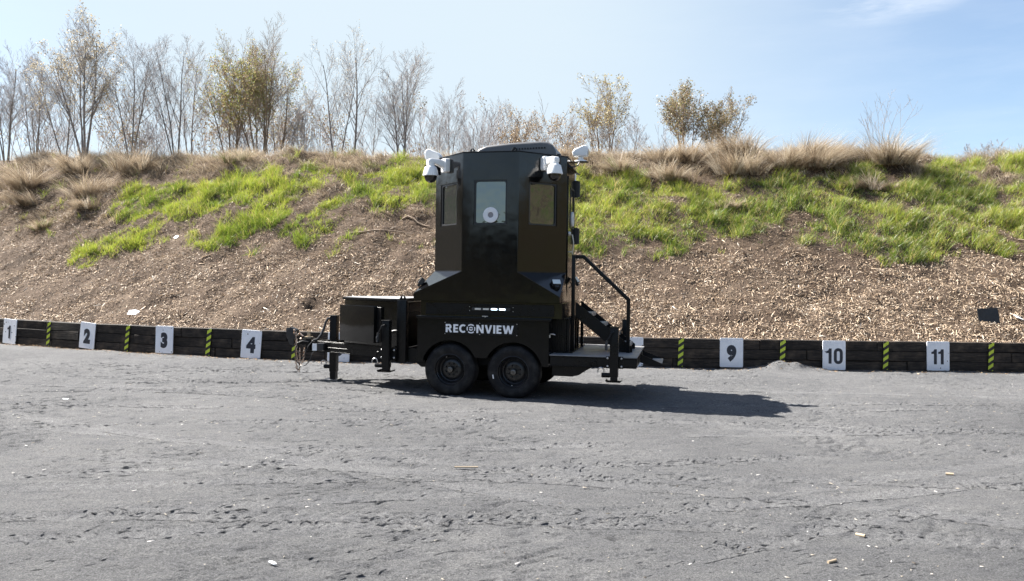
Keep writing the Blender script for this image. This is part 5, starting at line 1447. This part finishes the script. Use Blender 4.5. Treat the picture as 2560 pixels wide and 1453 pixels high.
def branch(segs, tips, p, d, L, r, lvl, rnd, P):
    """one limb as a wobbling taper, then its side shoots"""
    n = max(2, int(3 + L / P['step'])) if lvl < 2 else (3 if lvl < 3 else 1)
    pts = [(p, r)]; q = Vector(p); dd = Vector(d)
    for i in range(n):
        f = (i + 1) / n
        dd = (dd + Vector((rnd.gauss(0, P['wob']), rnd.gauss(0, P['wob']), rnd.gauss(0, P['wob'] * 0.5) + P['up'][min(lvl, 3)]))).normalized()
        q2 = q + dd * (L / n)
        rr = r * (1 - f * (0.80 if lvl else 0.72))
        rr = max(rr, P['rmin'])
        segs[0 if lvl < P['tl'] else 1].append((tuple(q), tuple(q2), pts[-1][1], rr))
        pts.append((q2.copy(), rr)); q = q2
    tips.append(tuple(q))
    if lvl >= P['lv']: return
    nc = P['nch'][lvl]; nc = max(1, int(nc * rnd.uniform(0.75, 1.25)))
    for k in range(nc):
        f = P['f0'][lvl] + (0.98 - P['f0'][lvl]) * (k + rnd.random()) / nc
        i = min(n - 1, int(f * n)); fr = f * n - i
        a = Vector(pts[i][0]); b = Vector(pts[i + 1][0]); pos = a.lerp(b, fr)
        ax = (b - a).normalized(); rad = pts[i][1] * (1 - fr) + pts[i + 1][1] * fr
        o = ax.orthogonal().normalized(); az = rnd.uniform(0, 2 * math.pi)
        side = (o * math.cos(az) + ax.cross(o) * math.sin(az))
        ang = R(rnd.uniform(*P['ang'][lvl]))
        nd_ = ax * math.cos(ang) + side * math.sin(ang)
        ln = L * rnd.uniform(*P['len'][lvl]) * (1.0 - P['tap'] * max(0.0, f - P['f0'][lvl]))
        branch(segs, tips, pos, nd_, ln, max(P['rmin'], rad * rnd.uniform(0.34, 0.55)), lvl + 1, rnd, P)

BASEP = dict(step=0.45, wob=0.030, up=(0.03, 0.085, 0.09, 0.06), rmin=0.0029, tl=2, lv=3, nch=(13, 9, 6), f0=(0.30, 0.18, 0.15), ang=((22, 48), (22, 45), (22, 48)),
             len=((0.32, 0.55), (0.30, 0.52), (0.34, 0.6)), tap=0.55)
def tree(name, x, y, h, stems, label, cat='tree', seed=1, spread=0.2, bark='bark_grey', twig='twig_grey', leaf=None, nleaf=0, lsize=0.05, lz=(0.3, 1.0), rad=0.07, group='bare spring trees along the top of the bank', **kw):
    rnd = random.Random(seed); P = dict(BASEP); P.update(kw)
    t = empty(name, (x, y, float(berm_z(x, y)) - 0.15)); tag(t, label, cat, group)
    segs = ([], []); tips = []
    for k in range(stems):
        a = rnd.uniform(0, 2 * math.pi); sp = spread * (0.35 + 0.9 * (k / max(1, stems - 1)) if stems > 1 else 0.25)
        if stems > 1: a = 2 * math.pi * (k + rnd.random() * 0.6) / stems
        d = Vector((math.cos(a) * sp, math.sin(a) * sp * 0.8, 1)).normalized()
        hh = h * (1.0 if k == 0 else rnd.uniform(0.72, 0.98)) / max(0.8, d.z)
        branch(segs, tips, Vector((math.cos(a) * 0.035 * stems ** 0.5, math.sin(a) * 0.035, 0)), d, hh * 0.85, rad * rnd.uniform(0.8, 1.1), 0, rnd, P)
    tr = seg_mesh('trunk', segs[0], M[bark], t, 5)
    cr = seg_mesh('crown', segs[1], M[twig], t, 3)
    if nleaf and leaf is not None:
        rg = np.random.default_rng(seed)
        tp = np.array([q for q in tips if lz[0] * h <= q[2] <= lz[1] * h * 1.05])
        if len(tp):
            clump = fbm(tp[:, 0] * 1.1 + x, tp[:, 2] * 1.1, seed, 2); tp = tp[clump > 0.36]
        m_ = int(nleaf * 0.72)
        c = tp[rg.integers(0, len(tp), m_)] + rg.normal(0, 0.07, (m_, 3))
        e1 = rg.normal(0, 1, (m_, 3)); e1 /= np.linalg.norm(e1, axis=1, keepdims=True)
        e2 = np.cross(e1, rg.normal(0, 1, (m_, 3))); e2 /= np.linalg.norm(e2, axis=1, keepdims=True)
        s = (lsize * 0.9 * rg.uniform(0.5, 1.2, m_))[:, None]
        V = np.stack([c - e1 * s * 0.6, c + e2 * s * 0.32, c + e1 * s * 0.6, c - e2 * s * 0.32], 1)
        lc = np.array(leaf)[rg.integers(0, len(leaf), m_)] * rg.uniform(0.75, 1.2, (m_, 1))
        q = (np.arange(m_) * 4)[:, None] + np.array([0, 1, 2, 3])
        obj('leaves', mesh_arrays('leaves', V.reshape(-1, 3), q, col=np.repeat(lc, 4, 0)), M['leaf'], t)
    return t
BUFF = [(0.52, 0.44, 0.29), (0.44, 0.36, 0.23), (0.58, 0.51, 0.37)]
OCHRE = [(0.44, 0.31, 0.17), (0.38, 0.27, 0.16), (0.50, 0.40, 0.25)]
LIME = [(0.32, 0.35, 0.10), (0.38, 0.34, 0.15), (0.42, 0.31, 0.17)]
OLIVE = [(0.30, 0.26, 0.12), (0.33, 0.24, 0.13), (0.26, 0.26, 0.11), (0.40, 0.31, 0.19)]
def tx(px, d): return (px - 1280) / 1950.0 * d
def th(px, py, d):          # height of a crown top seen at that row, above the foot of the tree
    z = 1.775 + d * ((698.6 + 0.015 * (px - 1280)) - py) / 1950.0
    return z - float(berm_z(tx(px, d), d)) + 0.15
# each: column in the frame, distance, row of the top ...
TR = [
 # px, dist, top, stems, spread, seed, label, options
 (12, 31.0, 128, 5, 0.16, 11, 'clump of slender dark bare trunks at the left frame edge', dict(bark='bark_grey', twig='twig_grey', rad=0.0306)),
 (82, 32.0, 140, 4, 0.18, 12, 'thin leafless multi-stemmed tree second from the left frame edge', dict(bark='bark_grey', twig='twig_grey', rad=0.0306)),
 (206, 29.6, 52, 4, 0.20, 13, 'tallest tree on the bank, many-stemmed with pale yellow buds and a dark nest', dict(leaf=BUFF, nleaf=5200, lsize=0.075, lz=(0.35, 1.0), rad=0.0520, nch=(16, 10, 7))),
 (158, 30.5, 155, 2, 0.22, 14, 'budding tree leaning out left of the tallest one', dict(leaf=BUFF, nleaf=1500, lsize=0.075, rad=0.0337)),
 (322, 30.2, 95, 3, 0.17, 15, 'slim upright bare tree right of the tallest budding tree', dict(rad=0.0367, nch=(15, 10, 7))),
 (436, 30.0, 88, 3, 0.20, 16, 'tall bare tree with a long limb leaning left, before the bushy one', dict(rad=0.0459, nch=(12, 10, 7))),
 (474, 31.5, 98, 2, 0.12, 17, 'straight grey bare tree rising just left of the bushy yellow-green one', dict(rad=0.0367, leaf=BUFF, nleaf=500, lsize=0.06)),
 (575, 30.0, 90, 4, 0.26, 18, 'left half of the bushy pair, brown-stemmed with buff buds up high', dict(bark='bark_brown', twig='twig_brown', leaf=LIME, nleaf=3600, lsize=0.075, rad=0.0398, nch=(14, 10, 7))),
 (648, 29.6, 92, 6, 0.36, 19, 'broadest bushy tree, brown-stemmed with yellow-green leaves low in its crown', dict(bark='bark_brown', twig='twig_brown', leaf=LIME, nleaf=9500, lsize=0.085, lz=(0.12, 0.74), rad=0.0367, nch=(14, 10, 7))),
 (690, 31.0, 165, 4, 0.34, 20, 'buff-budded tree forming the right shoulder of the bushy group', dict(bark='bark_brown', twig='twig_grey', leaf=BUFF, nleaf=2600, lsize=0.07, rad=0.0337)),
 (756, 30.5, 245, 2, 0.16, 21, 'short spindly tree at the right edge of the bushy group', dict(rad=0.0275, leaf=OCHRE, nleaf=400)),
 (842, 28.6, 112, 2, 0.13, 22, 'left one of the three tall pale bare trees in the gap', dict(rad=0.0428, nch=(12, 9, 6), leaf=BUFF, nleaf=500, lsize=0.05)),
 (878, 29.0, 94, 1, 0.10, 23, 'tallest of the three pale bare trees in the gap, forked high', dict(rad=0.0520, nch=(15, 9, 6), leaf=BUFF, nleaf=550, lsize=0.05)),
 (922, 29.6, 232, 1, 0.15, 24, 'short thin bare sapling between the tall pale trees', dict(rad=0.0245)),
 (1002, 28.4, 118, 3, 0.16, 25, 'full round-headed bare tree standing left of the tower', dict(rad=0.0459, nch=(17, 10, 7), leaf=BUFF, nleaf=500, lsize=0.045)),
 (1110, 31.0, 222, 4, 0.34, 26, 'grey vase-shaped bare tree just left of the roof air conditioner', dict(rad=0.0306, nch=(13, 10, 7))),
 (1195, 32.0, 262, 4, 0.35, 27, 'grey leafless shrubby tree behind the roof air conditioner', dict(rad=0.0275)),
 (1285, 31.0, 275, 4, 0.32, 28, 'low shrub tinged orange above the air conditioner', dict(rad=0.0245, leaf=OCHRE, nleaf=1500, lsize=0.075, bark='bark_brown', twig='twig_brown')),
 (1375, 31.5, 280, 4, 0.34, 29, 'low orange-leaved shrub right of the air conditioner', dict(rad=0.0245, leaf=OCHRE, nleaf=2000, lsize=0.075, bark='bark_brown', twig='twig_brown')),
 (1505, 29.0, 196, 5, 0.34, 30, 'small open tree with pale yellow leaves right of the tower', dict(rad=0.0306, leaf=[(0.50, 0.42, 0.20), (0.44, 0.37, 0.17)], nleaf=2300, lsize=0.08, nch=(12, 9, 6), bark='bark_brown', twig='twig_brown')),
 (1560, 30.0, 300, 4, 0.40, 31, 'low grey thicket shrub at the foot of the pale yellow tree', dict(rad=0.0214)),
 (1712, 27.2, 214, 6, 0.40, 32, 'rounded olive-brown bush on the crest, left part of the pair', dict(rad=0.0275, leaf=OLIVE, nleaf=7800, lsize=0.065, nch=(13, 10, 7), bark='bark_brown', twig='twig_brown')),
 (1800, 27.6, 238, 5, 0.42, 33, 'olive-brown bush with an arm reaching right, right part of the pair', dict(rad=0.0275, leaf=OLIVE, nleaf=4600, lsize=0.06, nch=(12, 10, 7), bark='bark_brown', twig='twig_brown')),
 (2192, 25.6, 235, 7, 0.55, 34, 'leafless switch shrub of thin arching shoots on the right-hand crest', dict(rad=0.0086, nch=(4, 3, 1), lv=2, bark='bark_brown', twig='twig_brown', f0=(0.35, 0.3, 0.3))),
 (2440, 27.0, 352, 6, 0.6, 35, 'small dark leafless shrub on the skyline near the right frame edge', dict(rad=0.0110, nch=(8, 7, 4))),
 (2530, 27.5, 362, 6, 0.6, 36, 'low grey twiggy shrub on the skyline at the right frame edge', dict(rad=0.0098, nch=(8, 7, 4))),
]
for px, d, top, stems, spread, seed, lab, kw in TR:
    nm = 'shrub' if 'shrub' in lab or 'bush ' in lab else 'bare_tree'
    ct = 'shrub' if nm == 'shrub' else 'tree'
    tree(nm, tx(px, d), d, th(px, top, d), stems, lab, ct, seed, spread, **kw)

# the grey-brown brush that fills in behind them
rnd = random.Random(5)
segs = ([], []); tips = []
for k in range(52):
    px = rnd.choice((rnd.uniform(-20, 800), rnd.uniform(-20, 1620)))
    d = rnd.uniform(33, 37)
    x = tx(px, d); top = rnd.uniform(250, 330) if px < 800 else rnd.uniform(280, 350)
    if px > 1500: top = rnd.uniform(325, 360)
    h = max(0.8, th(px, top, d)); z = float(berm_z(x, d)) - 0.1
    P = dict(BASEP); P.update(nch=(9, 6, 2), lv=2, tl=1, rmin=0.007)
    for s in range(2):
        branch(segs, tips, Vector((x + rnd.gauss(0, .2), d, z)), Vector((rnd.gauss(0, .25), rnd.gauss(0, .2), 1)).normalized(), h * 0.95, 0.028, 0, rnd, P)
th_o = empty('thicket', (0, 34, 5)); bpy.data.objects.remove(th_o)
tag(seg_mesh('thicket', segs[0] + segs[1], M['twig_grey'], None, 3), kind='stuff')
tp = np.array(tips); tp = tp[fbm(tp[:, 0] * 0.5, tp[:, 2] * 0.7, 3, 2) > 0.5]
m_ = 9000; rg = np.random.default_rng(3)
c = tp[rg.integers(0, len(tp), m_)] + rg.normal(0, 0.10, (m_, 3)); e1 = rg.normal(0, 1, (m_, 3)); e1 /= np.linalg.norm(e1, axis=1, keepdims=True)
e2 = np.cross(e1, rg.normal(0, 1, (m_, 3))); e2 /= np.linalg.norm(e2, axis=1, keepdims=True); s = rg.uniform(0.04, 0.10, (m_, 1))
V = np.stack([c - e1 * s * .6, c + e2 * s * .35, c + e1 * s * .6, c - e2 * s * .35], 1)
lc = np.array([(0.34, 0.23, 0.12), (0.28, 0.18, 0.10), (0.30, 0.26, 0.12)])[rg.integers(0, 3, m_)] * rg.uniform(0.7, 1.2, (m_, 1))
tag(obj('thicket_leaves', mesh_arrays('thicket_leaves', V.reshape(-1, 3), (np.arange(m_) * 4)[:, None] + np.arange(4), col=np.repeat(lc, 4, 0)), M['leaf']), kind='stuff')

# squirrel nest in the tallest tree
d = 29.6; cx, cz = tx(213, d), 1.775 + d * (682.6 - 145) / 1950
segs_ = []
for k in range(160):
    v = Vector((random.gauss(0, 1), random.gauss(0, 1), random.gauss(0, 0.8))).normalized() * random.uniform(0.05, 0.15)
    w = Vector((random.gauss(0, 1), random.gauss(0, 1), random.gauss(0, 0.4))).normalized() * random.uniform(0.05, 0.10)
    c_ = Vector((cx, d, cz)) + v
    segs_.append((tuple(c_ - w), tuple(c_ + w), 0.006, 0.004))
tag(seg_mesh('nest', segs_, M['bark_brown'], None, 3), 'dark ball of twigs lodged in the tallest budding tree', 'nest')

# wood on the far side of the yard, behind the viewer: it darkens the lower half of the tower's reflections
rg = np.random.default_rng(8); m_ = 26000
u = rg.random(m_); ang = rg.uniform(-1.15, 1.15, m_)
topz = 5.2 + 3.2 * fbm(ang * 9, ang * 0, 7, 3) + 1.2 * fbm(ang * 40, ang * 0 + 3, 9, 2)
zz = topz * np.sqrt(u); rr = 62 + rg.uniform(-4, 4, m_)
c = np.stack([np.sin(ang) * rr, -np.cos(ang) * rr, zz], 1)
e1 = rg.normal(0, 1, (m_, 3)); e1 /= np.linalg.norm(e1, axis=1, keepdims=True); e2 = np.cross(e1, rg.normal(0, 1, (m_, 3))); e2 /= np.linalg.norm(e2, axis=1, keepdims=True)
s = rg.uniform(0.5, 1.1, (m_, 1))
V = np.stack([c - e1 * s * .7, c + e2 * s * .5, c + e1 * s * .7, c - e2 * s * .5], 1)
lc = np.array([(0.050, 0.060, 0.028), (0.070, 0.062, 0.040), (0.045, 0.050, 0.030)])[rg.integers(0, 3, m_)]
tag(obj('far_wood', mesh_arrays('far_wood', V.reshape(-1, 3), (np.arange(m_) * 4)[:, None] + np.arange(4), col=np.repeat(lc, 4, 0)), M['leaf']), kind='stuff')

# ------------------------------------------------------------------ small things lying about
bz = lambda x, y: float(berm_z(x, y))
o = MB().box(-0.215, 0.215, -0.012, 0.012, 0, 0.345).build('black_board', M['black_board'], None, bevel=0.004, seg=1, loc=(10.56, 17.22, bz(10.56, 17.22) - 0.02), rot=(R(-14), R(-4), R(-8)))
tag(o, 'plain black square board stood on edge in the wood chips near the right frame edge', 'board')
def scrap(x, y, w, h, rot, lab, z=None):
    pts = [(-w / 2, -h * 0.42), (w * 0.35, -h / 2), (w / 2, h * 0.2), (w * 0.1, h / 2), (-w * 0.45, h * 0.38)]
    o = MB().prism_z(pts, 0, 0.006).build('white_scrap', M['paper'], None, smooth=False, loc=(x, y, (bz(x, y) + 0.03) if z is None else z), rot=rot)
    tag(o, lab, 'scrap', 'white scraps lying about')
scrap(-8.95, 18.48, 0.26, 0.19, (R(38), 0, R(12)), 'largest white scrap, lying on the chips above the wall near board 2')
scrap(-9.5, 22.04, 0.15, 0.13, (R(45), R(8), R(-30)), 'small white scrap on the straw between two green grass patches')
scrap(11.33, 17.41, 0.28, 0.16, (R(30), R(14), R(20)), 'white scrap on the chips right of the black board')
scrap(-6.2, 10.88, 0.075, 0.05, (R(8), R(6), R(40)), 'white fleck lying on the bare grey yard below boards 1 and 2', 0.012)
scrap(-1.44, 4.78, 0.065, 0.022, (R(6), R(5), R(-35)), 'slim white sliver on the grey dust at the bottom of the frame', 0.014)
def tubelet(x, y, rz, lab, L_=0.065, r=0.0115, m_='wood_plug'):
    t = MB().lathe([(r * 0.7, -L_ / 2), (r, -L_ / 2), (r, L_ / 2), (r * 0.7, L_ / 2), (r * 0.7, -L_ / 2 + .003)], (0, 0, 0), (1, 0, 0.06), 10).build('paper_tube', M[m_], None, loc=(x, y, float(yard_z(np.array([x]), np.array([y]))[0]) + r), rot=(0, 0, rz))
    tag(t, lab, 'tube', 'tan tubes on the yard')
tubelet(2.48, 5.49, R(-50), 'tan paper tube lying end-on in the grey dust, nearest the frame bottom')
tubelet(4.14, 7.33, R(-28), 'tan paper tube farthest out on the right of the yard')
tubelet(2.07, 4.98, R(25), 'pale straw-coloured tube at the bottom right of the yard', 0.07, 0.009)
o = MB().beam((-0.11, 0, 0.012), (0.11, 0.004, 0.010), 0.014, 0.010).build('wood_sliver', M['wood_plug'], None, loc=(-0.40, 7.28, 0.006), rot=(0, 0, R(4)))
tag(o, 'long pale wood sliver lying flat in the middle of the grey yard', 'stick')
def log(x0, y0, x1, y1, r, lab):
    pts = []
    for f in np.linspace(0, 1, 6):
        x, y = x0 + (x1 - x0) * f, y0 + (y1 - y0) * f
        pts.append((x, y + random.gauss(0, .03), bz(x, y) + 0.06 + random.gauss(0, .015)))
    o = MB().tube(pts, [r * (1 - .5 * f) for f in np.linspace(0, 1, 6)], 6).build('fallen_branch', M['bark_brown'])
    tag(o, lab, 'branch', 'dead branches on the bank')
log(-3.0, 21.2, -2.2, 20.75, 0.032, 'thick dead branch lying on the bare straw just left of the tower')
log(-4.3, 20.6, -2.6, 20.45, 0.025, 'thin dead branch just below the thicker one left of the tower')
log(-11.15, 25.2, -10.6, 25.5, 0.022, 'pale forked stick poking out at the top edge of the left green patch')
log(13.3, 20.5, 14.2, 19.95, 0.03, 'dead bramble stem trailing at the right edge of the green grass')

# wood splinters and straw blown over the yard
n = 1900
x = RNG.uniform(-11, 11, n); y = 4.6 + 11.2 * RNG.random(n) ** 1.3
k = (np.abs(x) < y * 0.68) & (RNG.random(n) < 0.25 + 1.1 * sstep(0.40, 0.62, fbm(x * 0.35, y * 0.35, 51, 3)))
x, y = x[k], y[k]
n = len(x); z = yard_z(x, y) + 0.006
L = RNG.gamma(2.2, 0.006, n) + 0.006; W = RNG.uniform(0.003, 0.007, n); a = RNG.uniform(0, np.pi, n)
d = np.stack([np.cos(a), np.sin(a), RNG.normal(0, 0.12, n)], 1); sd2 = np.stack([-np.sin(a), np.cos(a), RNG.normal(0, .2, n)], 1)
c0 = np.stack([x, y, z], 1); P0, P1 = c0 - d * (L / 2)[:, None], c0 + d * (L / 2)[:, None]; sw = sd2 * (W / 2)[:, None]
V = np.stack([P0 - sw, P0 + sw, P1 + sw, P1 - sw, P0 + [0, 0, .004], P1 + [0, 0, .004]], 1)
pal = np.array([(0.48, 0.44, 0.37), (0.38, 0.33, 0.26), (0.60, 0.58, 0.55), (0.10, 0.075, 0.05)])
cc = pal[RNG.choice(4, n, p=[.4, .25, .22, .13])] * RNG.uniform(.8, 1.15, (n, 1))
b = (np.arange(n) * 6)[:, None]
tag(obj('wood_splinters', mesh_arrays('wood_splinters', V.reshape(-1, 3), np.concatenate([b + np.array([0, 4, 5, 3]), b + np.array([4, 1, 2, 5])], 0), np.concatenate([b + np.array([0, 1, 4]), b + np.array([2, 3, 5])], 0), col=np.repeat(cc, 6, 0)), M['chip']), kind='stuff')
# leaf litter and chips spilt along the foot of the wall
n = 2600
x = RNG.uniform(-13, 12, n); y = wall_y(x) - 0.05 - np.abs(RNG.normal(0, 0.16, n))
z = yard_z(x, y) + 0.008; L = RNG.uniform(0.02, 0.06, n); a = RNG.uniform(0, np.pi, n)
d = np.stack([np.cos(a), np.sin(a), RNG.normal(0, 0.2, n)], 1) * (L / 2)[:, None]; s2 = np.stack([-np.sin(a), np.cos(a), RNG.normal(0, .3, n)], 1) * (L * 0.18)[:, None]
c0 = np.stack([x, y, z], 1); V = np.stack([c0 - d, c0 + s2, c0 + d, c0 - s2], 1)
cc = np.array([(0.34, 0.21, 0.11), (0.42, 0.30, 0.18), (0.22, 0.14, 0.08)])[RNG.integers(0, 3, n)]
tag(obj('leaf_litter', mesh_arrays('leaf_litter', V.reshape(-1, 3), (np.arange(n) * 4)[:, None] + np.arange(4), col=np.repeat(cc, 4, 0)), M['chip']), kind='stuff')

# crumbs of packed dust stood up by treads and boots: low wedges, steep on one side
rg = np.random.default_rng(21)
cx_, cy_, ca_, cl_, ch_ = [], [], [], [], []
n = 26000
x = rg.uniform(-10.5, 10.5, n); y = 4.6 + 11.0 * rg.random(n) ** 1.15
pt = fbm(x * 0.55, y * 0.55, 121, 3); pf = fbm(x * 2.2, y * 2.2, 123, 2)
k = (np.abs(x) < y * 0.68) & (rg.random(n) < 0.10 + 0.9 * sstep(0.44, 0.62, pt) * sstep(0.40, 0.60, pf))
x, y = x[k], y[k]
cx_.append(x); cy_.append(y); ca_.append(0.55 + 0.5 * (fbm(x * 0.4, y * 0.4, 125, 2) - 0.5) * 2 + rg.normal(0, 0.28, len(x)))
cl_.append(rg.gamma(3, 0.018, len(x)) + 0.03); ch_.append(rg.uniform(0.003, 0.0085, len(x)))
for p0, p1, w, dep, pitch, ang, bow in TRACKS:
    d = p1 - p0; L = np.hypot(*d); d = d / L; nrm = np.array([-d[1], d[0]]); th_ = math.atan2(d[1], d[0])
    for row, q0, da in ((0, 0.42, 0.75), (1, 0.14, -0.6), (2, -0.14, 0.6), (3, -0.42, -0.75)):
        s = np.arange(0, L, 0.095 if pitch else 0.16) + row * 0.045
        s = s + rg.normal(0, 0.006, len(s))
        keep = (rg.random(len(s)) < 0.85) & (fbm(s * 0.9, s * 0 + w * 31 + p0[0], 127, 3) > (0.42 if pitch else 0.52))
        s = s[keep]; q = q0 * w + rg.normal(0, 0.008, len(s)) + bow * np.sin(np.pi * s / L)
        cx_.append(p0[0] + d[0] * s + nrm[0] * q); cy_.append(p0[1] + d[1] * s + nrm[1] * q)
        ca_.append(th_ + da + rg.normal(0, 0.10, len(s))); cl_.append(rg.uniform(0.05, 0.095, len(s))); ch_.append(rg.uniform(0.0045, 0.0095, len(s)))
    # the squeezed-up lip on the near edge of the wheel mark
    s = np.arange(0, L, 0.07); s = s[fbm(s * 0.6, s * 0 + p1[0], 129, 3) > 0.50]; q = -0.62 * w + bow * np.sin(np.pi * s / L)
    cx_.append(p0[0] + d[0] * s + nrm[0] * q); cy_.append(p0[1] + d[1] * s + nrm[1] * q); ca_.append(np.full(len(s), th_) + rg.normal(0, 0.12, len(s)))
    cl_.append(rg.uniform(0.07, 0.14, len(s))); ch_.append(rg.uniform(0.005, 0.012, len(s)))
x, y, a, L, H = (np.concatenate(v) for v in (cx_, cy_, ca_, cl_, ch_))
n = len(x); z = yard_z(x, y) - 0.003
d = np.stack([np.cos(a), np.sin(a), np.zeros(n)], 1); lee = np.stack([np.sin(a), -np.cos(a), np.zeros(n)], 1)
lee = np.where(lee[:, 1:2] > 0, -lee, lee)
c0 = np.stack([x, y, z], 1); hl = (L / 2)[:, None]; H = H[:, None]; up = np.array([0, 0, 1.0])
V = np.stack([c0 - d * hl, c0 + d * hl, c0 - lee * (0.012 + 2.2 * H) + d * hl * rg.normal(0, .2, (n, 1)), c0 + lee * H * 0.5,
              c0 - d * hl * 0.45 + up * H * rg.uniform(0.7, 1.1, (n, 1)), c0 + d * hl * 0.45 + up * H * rg.uniform(0.7, 1.1, (n, 1))], 1)
b = (np.arange(n) * 6)[:, None]
q = b + np.array([3, 1, 5, 4])
tr = np.concatenate([b + np.array(t) for t in ((0, 3, 4), (2, 0, 4), (2, 4, 5), (2, 5, 1), (1, 3, 5))], 0)
tag(obj('crumb_ridges', mesh_arrays('crumb_ridges', V.reshape(-1, 3), q, tr[: 4 * n], col=np.full((n * 6, 3), 0.98)), M['gravel']), kind='stuff')
